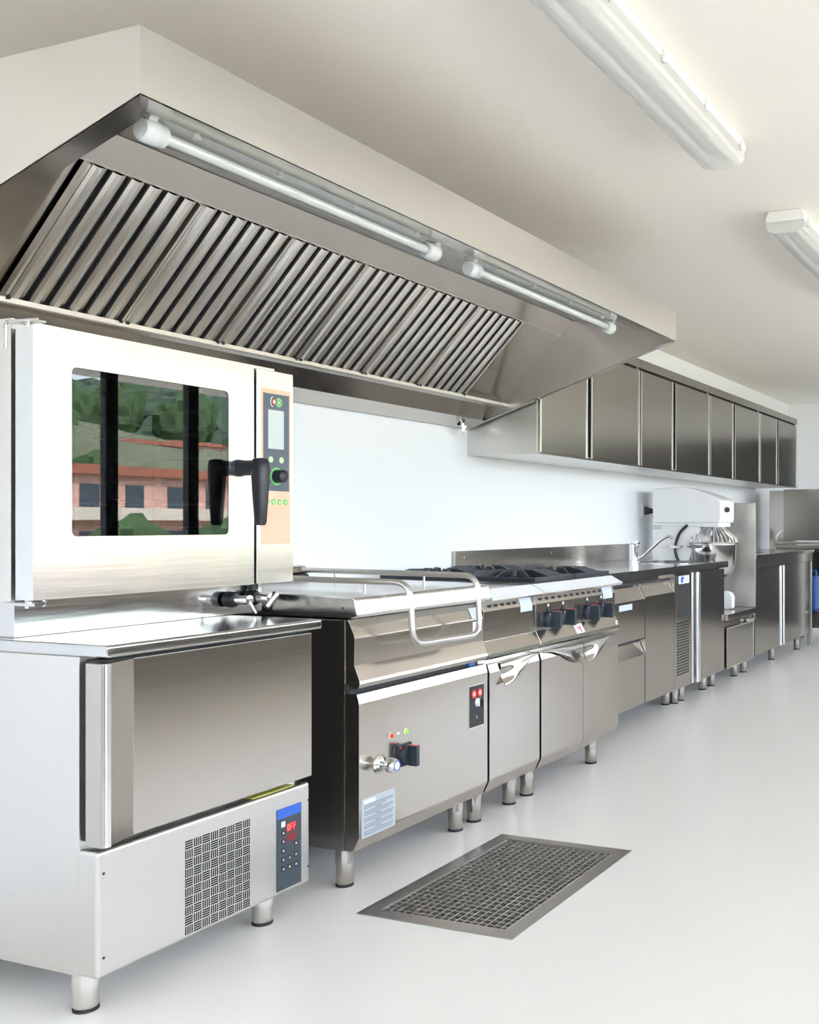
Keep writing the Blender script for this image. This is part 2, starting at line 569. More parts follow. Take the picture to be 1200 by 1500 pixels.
# ------------------------------------------------------------------ blast chiller
CY0, CY1 = 1.710, 2.417
ch = thing('blast_chiller', 'stainless steel blast chiller cabinet with red OFF display, under the oven', 'chiller', (0.46, 2.06, 0))
MB().box(0.06, 0.858, CY0, CY1, 0.09, 0.833).build('body', 'satin_steel', ch, 0.003)
MB().box(0.858, 0.905, CY0 + 0.018, CY1 - 0.02, 0.40, 0.824).build('door_gasket', 'gasket', ch)
wt = MB().box(0.05, 0.955, CY0 - 0.006, CY1 + 0.006, 0.833, 0.863).build('top_plate', 'polished_steel', ch, 0.007, 3)
cd = MB().prism([(0.900, 1.692), (0.948, 1.692), (0.955, 1.696), (0.957, 1.703), (0.955, 1.711), (0.949, 1.716),
                 (0.926, 1.797), (0.925, 1.802), (0.925, 2.412), (0.900, 2.412)], 0.403, 0.822, 'z').build('door', 'steel', ch, 0.0015, 2)
MB().prism([(0.9565, 1.697), (0.959, 1.699), (0.959, 1.710), (0.9565, 1.7125)], 0.404, 0.821, 'z').build('handle_lip', 'aluminium', cd)
MB().box(0.85, 0.915, CY0, CY1, 0.09, 0.385).build('base_panel', 'satin_steel', ch, 0.010, 3)
MB().box(0.86, 0.905, 2.20, 2.36, 0.385, 0.387).build('warning_sticker', 'sticker_yellow', ch)
for y in (1.727, 2.409):
    for z in (0.332, 0.137):
        MB().cyl((0.9145, y, z), (0.9158, y, z), 0.0035, n=12).build('screw', 'gasket', ch)
# basket-weave ventilation slots
vs_ = MB()
gy0, gy1, gz0, gz1 = 1.959, 2.181, 0.100, 0.340
nc, nr = 8, 10
cw, chh = (gy1 - gy0) / nc, (gz1 - gz0) / nr
for c in range(nc):
    for r in range(nr):
        y0, z0 = gy0 + c * cw, gz0 + r * chh
        for k in range(4):
            if (c + r) % 2 == 0:
                yy = y0 + cw * (0.14 + 0.24 * k)
                vs_.box(0.9148, 0.9154, yy - 0.0019, yy + 0.0019, z0 + chh * 0.06, z0 + chh * 0.94)
            else:
                zz = z0 + chh * (0.14 + 0.24 * k)
                vs_.box(0.9148, 0.9154, y0 + cw * 0.06, y0 + cw * 0.94, zz - 0.0019, zz + 0.0019)
vs_.build('vent_slots', 'void', ch, kind='stuff')
dp = MB().box(0.9145, 0.9165, 2.280, 2.378, 0.103, 0.334).build('display_panel', 'slate_dark', ch)
MB().box(0.9160, 0.9170, 2.280, 2.378, 0.306, 0.334).build('blue_header', 'blue_print', dp)
MB().box(0.9160, 0.9172, 2.298, 2.312, 0.281, 0.296).build('indicator', 'cyan_lamp', dp)


def seven(ch_, y0, z0, w, h, t, x, mb):
    seg = {'O': 'abcdef', 'F': 'aefg', '0': 'abcdef'}[ch_]
    bars = {'a': (y0, y0 + w, z0 + h - t, z0 + h), 'd': (y0, y0 + w, z0, z0 + t), 'g': (y0, y0 + w, z0 + h / 2 - t / 2, z0 + h / 2 + t / 2),
            'f': (y0, y0 + t, z0 + h / 2, z0 + h), 'e': (y0, y0 + t, z0, z0 + h / 2), 'b': (y0 + w - t, y0 + w, z0 + h / 2, z0 + h), 'c': (y0 + w - t, y0 + w, z0, z0 + h / 2)}
    for s_ in seg:
        a = bars[s_]
        mb.box(x, x + 0.0006, a[0], a[1], a[2], a[3])


MB().box(0.9160, 0.9168, 2.318, 2.358, 0.262, 0.287).build('display_window', 'led_dim', dp)
dg = MB()
for i, c in enumerate('OFF'):
    seven(c, 2.321 + 0.0122 * i, 0.2655, 0.0088, 0.018, 0.0021, 0.9168, dg)
dg.build('display_digits', 'led_red', dp)
MB().box(0.9160, 0.9168, 2.318, 2.358, 0.235, 0.256).build('display_window', 'led_dim', dp)
for y, z in ((2.305, 0.264), (2.305, 0.240), (2.305, 0.214), (2.356, 0.222), (2.305, 0.188), (2.330, 0.188), (2.356, 0.190),
             (2.305, 0.162), (2.330, 0.162), (2.356, 0.162)):
    b_ = MB().box(0.9160, 0.9174, y - 0.0075, y + 0.0075, z - 0.008, z + 0.008).build('button', 'black_plastic', dp, 0.0005)
    MB().prism([(y - 0.0035, z - 0.003), (y + 0.0035, z - 0.003), (y, z + 0.004)], 0.9174, 0.9177, 'x').build('button_mark', 'white_print', b_)
legs(ch, [(0.840, 1.742), (0.846, 2.300), (0.16, 1.742), (0.16, 2.385)], 0.086, 0.030)

# ------------------------------------------------------------------ combi oven
OZ0, OZ1 = 0.960, 1.610
ov = thing('combi_oven', 'stainless steel combi oven with glass door and copper control fascia', 'oven', (0.4, 2.13, 0.863))
MB().box(0.10, 0.605, 1.737, 2.555, 0.863, 0.957).build('plinth', 'polished_steel', ov, 0.002)
sh = MB()
sh.box(0.06, 0.645, 1.700, 1.742, 0.957, 1.632)
sh.box(0.06, 0.645, 2.420, 2.566, 0.957, 1.632)
sh.box(0.06, 0.645, 1.742, 2.420, 1.580, 1.632)
sh.box(0.06, 0.645, 1.742, 2.420, 0.957, 1.010)
sh.box(0.06, 0.10, 1.742, 2.420, 1.010, 1.580)
sh.build('body', 'satin_steel', ov)
cv = MB()
cv.box(0.10, 0.105, 1.742, 2.420, 1.010, 1.580)
cv.box(0.105, 0.645, 1.742, 1.746, 1.010, 1.580)
cv.box(0.105, 0.645, 2.416, 2.420, 1.010, 1.580)
cv.box(0.105, 0.645, 1.746, 2.416, 1.010, 1.014)
cv.box(0.105, 0.645, 1.746, 2.416, 1.576, 1.580)
cv.build('cavity_lining', 'cavity_steel', ov)
for y in (1.80, 2.36):
    rk = MB()
    for z in [1.06 + 0.07 * i for i in range(8)]:
        rk.box(0.12, 0.62, y - 0.008, y + 0.008, z - 0.003, z + 0.003)
    for x in (0.18, 0.38, 0.58):
        rk.box(x - 0.006, x + 0.006, y - 0.006, y + 0.006, 1.014, 1.576)
    rk.build('rack_rail', 'satin_steel', ov)
for z in (1.205, 1.425):
    rk = MB()
    for x in [0.13 + 0.048 * i for i in range(11)]:
        rk.tube([(x, 1.80, z), (x, 2.36, z)], 0.0022, 6)
    for y in (1.81, 2.08, 2.35):
        rk.tube([(0.12, y, z), (0.63, y, z)], 0.003, 6)
    rk.build('wire_shelf', 'chrome', ov)
fan = MB().lathe([(0.0, 0), (0.16, 0), (0.17, 0.2), (0.17, 0.8), (0.15, 1), (0, 1)], (0.106, 2.08, 1.30), (0.03, 0, 0), 32)
fan.build('fan_guard', 'steel', ov)
# door
d = MB()
d.plate(rect(1.700, 2.400, OZ0, OZ1), [rrect(1.800, 2.301, 1.110, 1.526, 0.014)], 0.660, 0.720, 'x')
od = d.build('door', 'oven_steel', ov)
MB().plate(rrect(1.801, 2.300, 1.111, 1.525, 0.0135), [], 0.7125, 0.7185, 'x').build('door_glass', 'oven_glass', od)
MB().plate(rrect(1.8005, 2.3005, 1.1105, 1.5255, 0.0137), [rect(1.816, 2.286, 1.130, 1.512)], 0.7085, 0.7115, 'x').build('glass_border', 'void', od)
# lever handle
h = MB()
h.lathe([(0, 0), (0.024, 0), (0.026, 0.06), (0.024, 0.14), (0.0225, 0.2), (0.022, 0.8), (0.021, 0.95), (0, 1.0)], (0.720, 2.340, 1.305), (0.088, 0, 0), 24)
oh = h.build('handle', 'handle_black', od)
g2 = MB()
prof = []
for z, hw, x0, x1 in ((1.333, 0.010, 0.788, 0.812), (1.329, 0.018, 0.780, 0.820), (1.31, 0.022, 0.776, 0.824), (1.26, 0.020, 0.778, 0.823), (1.19, 0.016, 0.782, 0.820), (1.145, 0.0135, 0.786, 0.817), (1.137, 0.010, 0.790, 0.813)):
    prof.append([(0.5 * (x0 + x1) + 0.5 * (x1 - x0) * (abs(math.cos(a)) ** 0.6) * (1 if math.cos(a) >= 0 else -1),
                  2.340 + hw * (abs(math.sin(a)) ** 0.6) * (1 if math.sin(a) >= 0 else -1), z) for a in [2 * PI * i / 20 for i in range(20)]])
vs2 = [p for ring in prof for p in ring]
fs2 = [list(range(20)), list(range(120, 140))]
for k in range(6):
    for i in range(20):
        fs2.append([k * 20 + i, k * 20 + (i + 1) % 20, (k + 1) * 20 + (i + 1) % 20, (k + 1) * 20 + i])
g2.add(vs2, fs2)
g2.build('handle_grip', 'handle_black', oh, sharp=60)
# control column
cc = MB().box(0.648, 0.720, 2.411, 2.566, OZ0, OZ1).build('control_column', 'oven_steel', ov, 0.002)
fa = MB().plate(rrect(2.430, 2.552, 1.079, 1.554, 0.004), [], 0.7195, 0.7212, 'x').build('fascia', 'copper_fascia', cc)
MB().box(0.7210, 0.7218, 2.436, 2.546, 1.242, 1.540).build('fascia_screen_field', 'slate_fascia', fa)
MB().box(0.7216, 0.7224, 2.456, 2.522, 1.371, 1.490).build('screen', 'lcd', fa)


def disc(x, y, z, r, m, name, parent, t=0.0008, n=24):
    return MB().cyl((x, y, z), (x + t, y, z), r, n=n).build(name, m, parent)


def ring(x, y, z, r0, r1, m, name, parent, t=0.001, n=28):
    o = [(y + r1 * math.cos(2 * PI * i / n), z + r1 * math.sin(2 * PI * i / n)) for i in range(n)]
    q = [(y + r0 * math.cos(2 * PI * i / n), z + r0 * math.sin(2 * PI * i / n)) for i in range(n)]
    return MB().plate(o, [q], x, x + t, 'x').build(name, m, parent)


arc = MB()
for i in range(9):
    a0, a1 = R(115 + 130 * i / 9), R(115 + 130 * (i + 1) / 9)
    cy, cz = 2.482, 1.5155
    arc.prism([(cy + 0.0145 * math.cos(a0), cz + 0.0165 * math.sin(a0)), (cy + 0.0165 * math.cos(a0), cz + 0.0185 * math.sin(a0)),
               (cy + 0.0165 * math.cos(a1), cz + 0.0185 * math.sin(a1)), (cy + 0.0145 * math.cos(a1), cz + 0.0165 * math.sin(a1))], 0.7216, 0.7222, 'x')
arc.build('emblem_arc', 'white_print', fa)
ring(0.7216, 2.482, 1.5155, 0.006, 0.010, 'red_print', 'emblem_ring', fa)
disc(0.7216, 2.482, 1.5155, 0.005, 'white_print', 'emblem_dot', fa)
ring(0.7216, 2.501, 1.5150, 0.007, 0.0145, 'green_print', 'emblem_ring', fa)
disc(0.7216, 2.501, 1.5150, 0.005, 'pale_blue_print', 'emblem_dot', fa)
for y in (2.467, 2.512):
    disc(0.7216, y, 1.338, 0.0095, 'pale_green', 'button', fa, 0.0015)
ring(0.7216, 2.490, 1.287, 0.019, 0.0275, 'green_print', 'knob_ring', fa, 0.002)
kb = MB().lathe([(0, 0), (0.0205, 0), (0.0200, 0.6), (0.0185, 0.85), (0.013, 0.97), (0, 1.0)], (0.7216, 2.490, 1.287), (0.036, 0, 0), 28)
kb.build('selector_knob', 'handle_black', fa)
for y in (2.453, 2.479, 2.505, 2.531):
    b_ = disc(0.7212, y, 1.209, 0.0095, 'green_print', 'button', fa, 0.0012)
    MB().prism([(y - 0.003, 1.2055), (y + 0.003, 1.2055), (y, 1.2125)], 0.7224, 0.7228, 'x').build('button_mark', 'white_print', b_)
# hinges
hg = MB()
hg.tube(fillet([(0.640, 1.690, 1.560), (0.640, 1.690, 1.622), (0.735, 1.700, 1.622)], 0.012), 0.004, 8)
hg.box(0.645, 0.735, 1.690, 1.722, 1.618, 1.622)
hg.cyl((0.685, 1.712, 1.610), (0.685, 1.712, 1.628), 0.007, n=12)
hg.build('hinge', 'polished_steel', ov)
hg = MB()
hg.box(0.610, 0.725, 1.700, 1.722, 0.946, 0.953)
hg.cyl((0.690, 1.712, 0.940), (0.690, 1.712, 0.960), 0.009, n=12)
hg.cyl((0.700, 1.745, 0.942), (0.700, 1.745, 0.960), 0.006, n=12)
hg.build('hinge', 'polished_steel', ov)
MB().cyl((0.62, 2.500, 0.936), (0.62, 2.500, 0.958), 0.016, n=18).build('drain_stub', 'black_plastic', ov)
for i, y in enumerate((2.405, 2.492)):
    z = 0.912
    cl = MB().lathe([(0, 0), (0.012, 0), (0.012, 0.15), (0.024, 0.2), (0.024, 0.75), (0.018, 0.95), (0, 1)], (0.604, y, z), (0.045, 0, 0), 22).build('valve_collar', 'black_plastic', ov)
    tp = MB()
    tp.lathe([(0, 0), (0.013, 0), (0.014, 0.3), (0.013, 0.8), (0.015, 0.85), (0.015, 0.97), (0, 1)], (0.646, y, z), (0.055, 0, 0), 20)
    if i == 0:
        tp.tube([(0.694, y, z), (0.712, y + 0.012, z - 0.040)], 0.0055, 10, r1=0.004)
    else:
        tp.tube([(0.690, y - 0.012, z - 0.026), (0.700, y + 0.022, z + 0.012)], 0.013, 14)
    tp.build('valve_tap', 'chrome', cl)

# ------------------------------------------------------------------ cooking line: common pieces
PX = 0.945        # front plane of the cooking line


def fascia_profile():
    return [(0.86, 0.845), (0.906, 0.842), (0.921, 0.806), (0.921, 0.694), (0.944, 0.650), (0.946, 0.636), (0.937, 0.624), (0.86, 0.622)]


def door_profile(z0=0.120, z1=0.612):
    return [(0.892, z0), (0.922, z0), (0.944, z0 + 0.045), (0.945, z0 + 0.052), (0.945, z1 - 0.030), (0.936, z1), (0.892, z1)]


def grip(yd, ys, parent, name='handle'):
    """scooped sheet-metal grip: deepest at yd, running out at ys"""
    nS, nT = 30, 16
    vs, fs = [], []
    for i in range(nS + 1):
        s_ = i / nS
        y = yd + (ys - yd) * s_
        depth = 0.085 * (0.5 + 0.5 * math.cos(PI * min(1, s_ ** 1.05))) + 0.003
        for j in range(nT + 1):
            t = j / nT
            out = 0.020 * (depth / 0.088) ** 0.8 * math.sin(0.5 * PI * t) ** 1.5
            cup = 0.012 * math.exp(-(s_ / 0.26) ** 4 - ((t - 0.60) / 0.26) ** 4)
            vs.append((0.9455 + out - cup, y, 0.606 - depth * t))
    for i in range(nS):
        for j in range(nT):
            a = i * (nT + 1) + j
            fs.append([a, a + 1, a + nT + 2, a + nT + 1])
    n = len(vs)
    vs += [(x - 0.003, y, z) for x, y, z in vs]
    fs += [[n + q for q in reversed(f)] for f in fs]
    ed = [i * (nT + 1) + nT for i in range(nS + 1)]
    for a, b in zip(ed, ed[1:]):
        fs.append([a, b, n + b, n + a])
    c0 = list(range(nT + 1))
    for a, b in zip(c0, c0[1:]):
        fs.append([a, b, n + b, n + a])
    return MB().add(vs, fs).build(name, 'steel', parent, sharp=50)


def unit_shell(t, y0, y1, top=True):
    MB().box(0.05, 0.892, y0, y1, 0.12, 0.845).build('body', 'steel', t, 0.002)
    if top:
        MB().box(0.05, 0.905, y0, y1, 0.845, 0.886).build('top', 'satin_steel', t, 0.002)
        MB().prism([(0.87, 0.846), (0.957, 0.846), (0.964, 0.853), (0.962, 0.858), (0.902, 0.889), (0.87, 0.889)], y0, y1).build('nosing', 'bright_steel', t, 0.0015)
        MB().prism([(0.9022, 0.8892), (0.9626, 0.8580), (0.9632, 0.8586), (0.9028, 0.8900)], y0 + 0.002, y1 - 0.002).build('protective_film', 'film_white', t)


def vent_row(t, y0, y1, n, z=0.824, x=0.9140):
    m0 = None
    for i in range(n):
        y = y0 + (y1 - y0) * (i + 0.5) / n
        if m0 is None:
            m0 = MB().box(x - 0.003, x + 0.0015, y - 0.011, y + 0.011, z - 0.0055, z + 0.0055).build('vent_slot', 'void', t)
        else:
            inst(m0, t, (x - 0.00075, y, z - 0.0055))


# ------------------------------------------------------------------ tilting pan
TY0, TY1 = 2.600, 3.354
tp_ = thing('tilting_pan', 'stainless steel tilting braising pan with lid and looped tube handle', 'braising pan', (0.47, 2.98, 0))
MB().box(0.05, 0.890, TY0, TY1, 0.12, 0.842).build('body', 'steel', tp_, 0.002)
MB().box(0.885, 0.903, TY0 + 0.006, TY1 - 0.006, 0.600, 0.640).build('pivot_gap', 'gasket', tp_)
fp = MB().prism(door_profile(0.120, 0.612), TY0 + 0.002, TY1 - 0.004).build('front_panel', 'steel', tp_, 0.0012, 2, 14)
MB().prism([(0.86, 0.842), (0.898, 0.842), (0.906, 0.832), (0.925, 0.792), (0.927, 0.784), (0.925, 0.700), (0.944, 0.656), (0.947, 0.642),
            (0.941, 0.630), (0.925, 0.627), (0.86, 0.660)], TY0 + 0.004, TY1 - 0.002).build('vessel_front', 'steel', tp_, 0.0015, 2, 14)
MB().box(0.900, 0.915, 3.27, 3.31, 0.613, 0.627).build('latch', 'plastic_blue', tp_)
lid = MB().prism([(0.10, 0.852), (0.935, 0.850), (0.952, 0.854), (0.957, 0.862), (0.946, 0.906), (0.936, 0.913), (0.85, 0.918), (0.10, 0.926)],
                 TY0 - 0.018, TY1 + 0.003).build('lid', 'bright_steel', tp_, 0.004)
MB().prism([(0.12, 0.853), (0.93, 0.851), (0.948, 0.855), (0.952, 0.862), (0.942, 0.903), (0.932, 0.910), (0.12, 0.924)],
           TY0 - 0.021, TY0 - 0.017).build('lid_end_cap', 'steel', lid)
MB().cyl((0.900, TY0 - 0.0225, 0.880), (0.900, TY0 - 0.020, 0.880), 0.004, n=10).build('rivet', 'gasket', lid)
ax = Vector((0.905, 0, 0.42)).normalized()
MB().cyl((0.948, TY0 + 0.012, 0.882), (0.9535, TY0 + 0.012, 0.883), 0.009, n=18).build('screw_cap', 'plastic_white', lid)
HY0, HY1 = 2.795, 3.200
hp = fillet([(0.20, HY0, 0.956), (0.995, HY0, 0.950), (1.005, HY0, 0.748), (1.005, HY1, 0.742), (0.995, HY1, 0.954), (0.20, HY1, 0.962)], 0.060, 8)
th_ = MB().tube(hp, 0.0105, 14).build('tube_handle', 'satin_steel', tp_)
for x, y in ((0.815, HY0), (0.36, HY0), (0.765, HY1), (0.36, HY1)):
    MB().cyl((x, y, 0.912), (x, y, 0.955), 0.0045, n=12).build('handle_post', 'satin_steel', th_)
MB().lathe([(0, 0), (0.022, 0), (0.022, 0.97), (0.018, 1), (0, 1)], (0.185, HY0 - 0.03, 0.958), (0, HY1 - HY0 + 0.06, 0), 22).build('hinge_bar', 'steel', th_)
MB().box(0.155, 0.215, HY0 - 0.02, HY1 + 0.02, 0.922, 0.945).build('hinge_block', 'black_plastic', th_)
# controls on the pan front
kp = MB().box(0.9448, 0.951, 2.792, 2.866, 0.342, 0.416).build('switch_plate', 'black_plastic', fp, 0.002)
MB().box(0.951, 0.9515, 2.799, 2.806, 0.404, 0.410).build('switch_mark', 'red_print', kp)
kn = MB().lathe([(0, 0), (0.035, 0), (0.034, 0.6), (0.031, 1), (0, 1)], (0.951, 2.832, 0.379), (0.018, 0, 0), 32).build('switch_knob', 'knob_blue_black', kp)
MB().box(0.968, 1.000, 2.823, 2.841, 0.345, 0.413).build('knob_wing', 'knob_blue_black', kn, 0.002)
MB().box(0.970, 0.999, 2.824, 2.840, 0.4125, 0.4138).build('knob_mark', 'red_print', kn)
tapm = MB()
tapm.lathe([(0, 0), (0.030, 0), (0.030, 0.15), (0.024, 0.6), (0.012, 1), (0, 1)], (0.945, 2.700, 0.376), (0.016, 0, 0), 28)
tapm.cyl((0.955, 2.700, 0.376), (0.985, 2.700, 0.376), 0.009)
tapm.lathe([(0, 0), (0.014, 0.02), (0.0225, 0.25), (0.024, 0.5), (0.0215, 0.85), (0.017, 1), (0, 1)], (0.972, 2.700, 0.376), (0.042, 0, 0), 28)
tw = tapm.build('water_tap', 'chrome', fp, sharp=30)
ring(1.0138, 2.700, 0.376, 0.0135, 0.0165, 'blue_print', 'tap_ring', tw, 0.0008)
for y, m_ in ((2.757, 'lamp_red'), (2.838, 'lamp_green')):
    cl = MB().cyl((0.945, y, 0.455), (0.9475, y, 0.455), 0.0095, n=18).build('lamp_bezel', 'plastic_white', fp)
    MB().lathe([(0, 0), (0.0075, 0), (0.0075, 0.5), (0.005, 0.95), (0, 1)], (0.9475, y, 0.455), (0.007, 0, 0), 18).build('lamp_lens', m_, cl)
MB().box(0.9450, 0.9456, 2.794, 2.804, 0.452, 0.459).build('print_mark', 'white_print', fp)
lb = MB().plate(rrect(2.613, 2.782, 0.160, 0.283, 0.006), [], 0.9450, 0.9457, 'x').build('instruction_label', 'label_film', fp)
MB().box(0.9457, 0.9461, 2.625, 2.680, 0.265, 0.277).build('label_heading', 'white_print', lb)
lines = MB()
zz = 0.262
k = 0
while zz > 0.168:
    if k % 4 == 3:
        lines.box(0.9457, 0.9460, 2.680, 2.708, zz - 0.0016, zz + 0.0014)
    else:
        lines.box(0.9457, 0.9460, 2.624, 2.770 - 0.05 * random.random() * (k % 4 == 2), zz - 0.0012, zz + 0.0012)
    zz -= 0.0052
    k += 1
lines.build('label_print', 'grey_print', lb, kind='stuff')
sp_ = MB().box(0.9448, 0.9472, 3.222, 3.322, 0.392, 0.543).build('switch_panel', 'black_plastic', fp, 0.0008)
MB().plate(rect(3.219, 3.325, 0.389, 0.546), [rect(3.222, 3.322, 0.392, 0.543)], 0.9448, 0.9462, 'x').build('panel_border', 'aluminium', sp_)
for y in (3.250, 3.290):
    bt = disc(0.9472, y, 0.514, 0.0155, 'lamp_red', 'push_button', sp_, 0.003)
    ring(0.9502, y, 0.514, 0.005, 0.0075, 'white_print', 'button_mark', bt, 0.0004, 14)
rk_ = MB().lathe([(0, 0), (0.016, 0), (0.015, 0.7), (0.012, 1), (0, 1)], (0.9472, 3.275, 0.480), (0.014, 0, 0), 22).build('rotary_switch', 'plastic_white', sp_)
MB().box(0.960, 0.974, 3.271, 3.279, 0.466, 0.494).build('switch_wing', 'black_plastic', rk_, 0.001)
MB().box(0.9472, 0.9476, 3.270, 3.273, 0.420, 0.432).build('print_mark', 'white_print', sp_)
MB().prism([(0.9105, 0.826), (0.912, 0.8275), (0.929, 0.790), (0.9275, 0.789)], 3.268, 3.332).build('film_sticker', 'pale_blue_print', tp_)
MB().box(0.9268, 0.9276, 3.276, 3.336, 0.738, 0.776).build('rating_label', 'white_print', tp_)
legs(tp_, [(0.861, 2.637), (0.861, 3.262), (0.12, 2.637), (0.12, 3.262)], 0.115, 0.029, 'steel')

# ------------------------------------------------------------------ neutral cabinet
NY0, NY1 = 3.360, 3.762
nc_ = thing('neutral_cabinet', 'narrow stainless steel base cabinet with single door beside the braising pan', 'cabinet', (0.47, 3.56, 0))
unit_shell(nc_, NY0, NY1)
ft = MB().prism(fascia_profile(), NY0 + 0.001, NY1).build('fascia', 'steel', nc_, 0.0012, 2, 14)
vent_row(ft, NY0 + 0.03, NY0 + 0.27, 5)
MB().prism([(0.9095, 0.838), (0.911, 0.8385), (0.9225, 0.808), (0.9225, 0.784), (0.9212, 0.784), (0.9212, 0.806)], 3.640, 3.735).build('film_sticker', 'pale_blue_print', nc_)
nd = MB().prism(door_profile(0.120, 0.606), NY0 + 0.006, NY1 - 0.006).build('door', 'steel', nc_, 0.0012, 2, 14)
grip(NY0 + 0.085, NY1 - 0.012, nd)
legs(nc_, [(0.861, 3.388), (0.861, 3.652), (0.12, 3.388), (0.12, 3.652)], 0.115, 0.029, 'steel')

# ------------------------------------------------------------------ gas range
GY0, GY1 = 3.768, 4.562
gr = thing('gas_range', 'stainless steel four burner gas range with black knobs and cast iron grates', 'range', (0.47, 4.16, 0))
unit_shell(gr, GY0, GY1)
fg = MB().prism(fascia_profile(), GY0, GY1 - 0.001).build('fascia', 'steel', gr, 0.0012, 2, 14)
vent_row(fg, GY0 + 0.02, GY1 - 0.13, 11)
MB().prism([(0.9095, 0.838), (0.911, 0.8385), (0.9225, 0.808), (0.9225, 0.784), (0.9212, 0.784), (0.9212, 0.806)], 4.425, 4.530).build('film_sticker', 'pale_blue_print', gr)
MB().prism([(0.9235, 0.691), (0.9245, 0.6915), (0.9448, 0.652), (0.9438, 0.651)], 4.105, 4.185).build('maker_sticker', 'white_print', gr)
stk = MB()
for a_, b_ in (((4.128, 0.679), (4.150, 0.668)), ((4.160, 0.682), (4.148, 0.668)), ((4.150, 0.671), (4.152, 0.655))):
    va, vb = Vector((0, a_[0], a_[1])), Vector((0, b_[0], b_[1]))
    for q in (va, vb):
        q.x = 0.9245 + (0.6915 - q.z) * 0.513
    stk.tube([va, vb], 0.0035, 6)
stk.build('sticker_emblem', 'magenta_print', gr)
disc(0.9395, 4.535, 0.664, 0.011, 'white_print', 'maker_badge', gr, 0.004)
disc(0.9430, 4.535, 0.664, 0.005, 'red_print', 'badge_mark', gr, 0.001)
for y in (3.878, 4.015, 4.255, 4.405):
    zc = 0.735
    xk = 0.9212
    kn = MB().lathe([(0, 0), (0.035, 0), (0.036, 0.4), (0.033, 0.85), (0.029, 1), (0, 1)], (xk, y, zc), (0.020, 0, -0.002), 30).build('knob', 'knob_blue_black', fg)
    MB().box(xk + 0.018, xk + 0.062, y - 0.009, y + 0.009, zc - 0.036, zc + 0.034).build('knob_wing', 'knob_blue_black', kn, 0.002)
    MB().box(xk + 0.020, xk + 0.060, y - 0.008, y + 0.008, zc + 0.0335, zc + 0.0350).build('knob_mark', 'red_print', kn)
    MB().box(xk - 0.004, xk + 0.004, y - 0.012, y + 0.012, zc + 0.034, zc + 0.048).build('knob_stop', 'knob_blue_black', fg, 0.001)
    disc(xk - 0.002, y - 0.002, zc + 0.060, 0.0065, 'white_print', 'index_dot', fg, 0.003, 14)
    disc(xk + 0.0195, y - 0.021, zc + 0.022, 0.003, 'white_print', 'knob_dot', kn, 0.001, 10)
gm = (GY0 + GY1) / 2
for s_, a_, b_ in ((0, GY0 + 0.006, gm - 0.002), (1, gm + 0.002, GY1 - 0.016)):
    dd = MB().prism(door_profile(0.120, 0.606), a_, b_).build('door', 'steel', gr, 0.0012, 2, 14)
    grip(b_ - 0.001 if s_ == 0 else a_ + 0.001, a_ + 0.03 if s_ == 0 else b_ - 0.05, dd)
legs(gr, [(0.861, 3.752 + 0.045), (0.861, 4.415), (0.12, 3.797), (0.12, 4.415)], 0.115, 0.029, 'steel')
# burners and grates
for y in (4.000, 4.372):
    for x in (0.30, 0.69):
        bb = MB().lathe([(0, 0), (0.07, 0), (0.07, 0.3), (0.055, 0.45), (0.055, 0.65), (0.062, 0.7), (0.058, 1), (0, 1)], (x, y, 0.884), (0, 0, 0.030), 28).build('burner_cap', 'cast_iron', gr)
        MB().lathe([(0.060, 0), (0.085, 0.1), (0.085, 0.3), (0.060, 0.4)], (x, y, 0.885), (0, 0, 0.014), 28).build('burner_ring', 'brass', bb)
for y0, y1 in ((3.815, 4.184), (4.190, 4.556)):
    gt = MB()
    gt.plate(rect(0.10, 0.892, y0, y1), [rect(0.122, 0.485, y0 + 0.022, y1 - 0.022), rect(0.507, 0.870, y0 + 0.022, y1 - 0.022)], 0.893, 0.913, 'z')
    go = gt.build('grate', 'cast_iron', gr, 0.002)
    for cx in (0.3035, 0.6885):
        cy = (y0 + y1) / 2
        for k in range(8):
            a = k * PI / 4 + (0 if k % 2 == 0 else 0)
            r0, r1 = 0.042, (0.165 if k % 2 == 0 else 0.222)
            dx, dy = math.cos(a), math.sin(a)
            px, py = -dy * 0.006, dx * 0.006
            pr = [(r0, 0.912), (r0 + 0.012, 0.938), (r1 - 0.075, 0.938), (r1, 0.913), (r1, 0.895), (r1 - 0.03, 0.895), (r0 + 0.03, 0.908)]
            vs = [(cx + dx * r + px, cy + dy * r + py, z) for r, z in pr] + [(cx + dx * r - px, cy + dy * r - py, z) for r, z in pr]
            n = len(pr)
            fs = [list(range(n)), list(range(2 * n - 1, n - 1, -1))] + [[i, (i + 1) % n, n + (i + 1) % n, n + i] for i in range(n)]
            MB().add(vs, fs).build('grate_finger', 'cast_iron', go)

# ------------------------------------------------------------------ refrigerated counter
AX = 0.752
ra = thing('refrigerated_counter', 'stainless steel refrigerated counter with drawers, door and perforated grille', 'counter', (0.4, 5.35, 0))
RA0, RA1 = 4.600, 6.098
MB().box(0.05, 0.700, RA0, RA1, 0.125, 0.842).build('body', 'steel', ra, 0.002)


def grip_door(y0, y1, z0, z1, parent, name):
    """front with a sloping grip along its upper edge"""
    o = MB().prism([(0.702, z0), (AX, z0), (AX, z1 - 0.072), (0.716, z1), (0.702, z1)], y0, y1).build(name, 'steel', parent, 0.001)
    MB().prism([(AX + 0.0005, z1 - 0.073), (0.7165, z1 + 0.001), (0.712, z1 + 0.001), (AX - 0.004, z1 - 0.073)], y0 - 0.001, y0 + 0.005).build('grip_edge', 'aluminium', o)
    MB().prism([(AX + 0.0005, z1 - 0.073), (0.7165, z1 + 0.001), (0.712, z1 + 0.001), (AX - 0.004, z1 - 0.073)], y1 - 0.005, y1 + 0.001).build('grip_edge', 'aluminium', o)
    return o


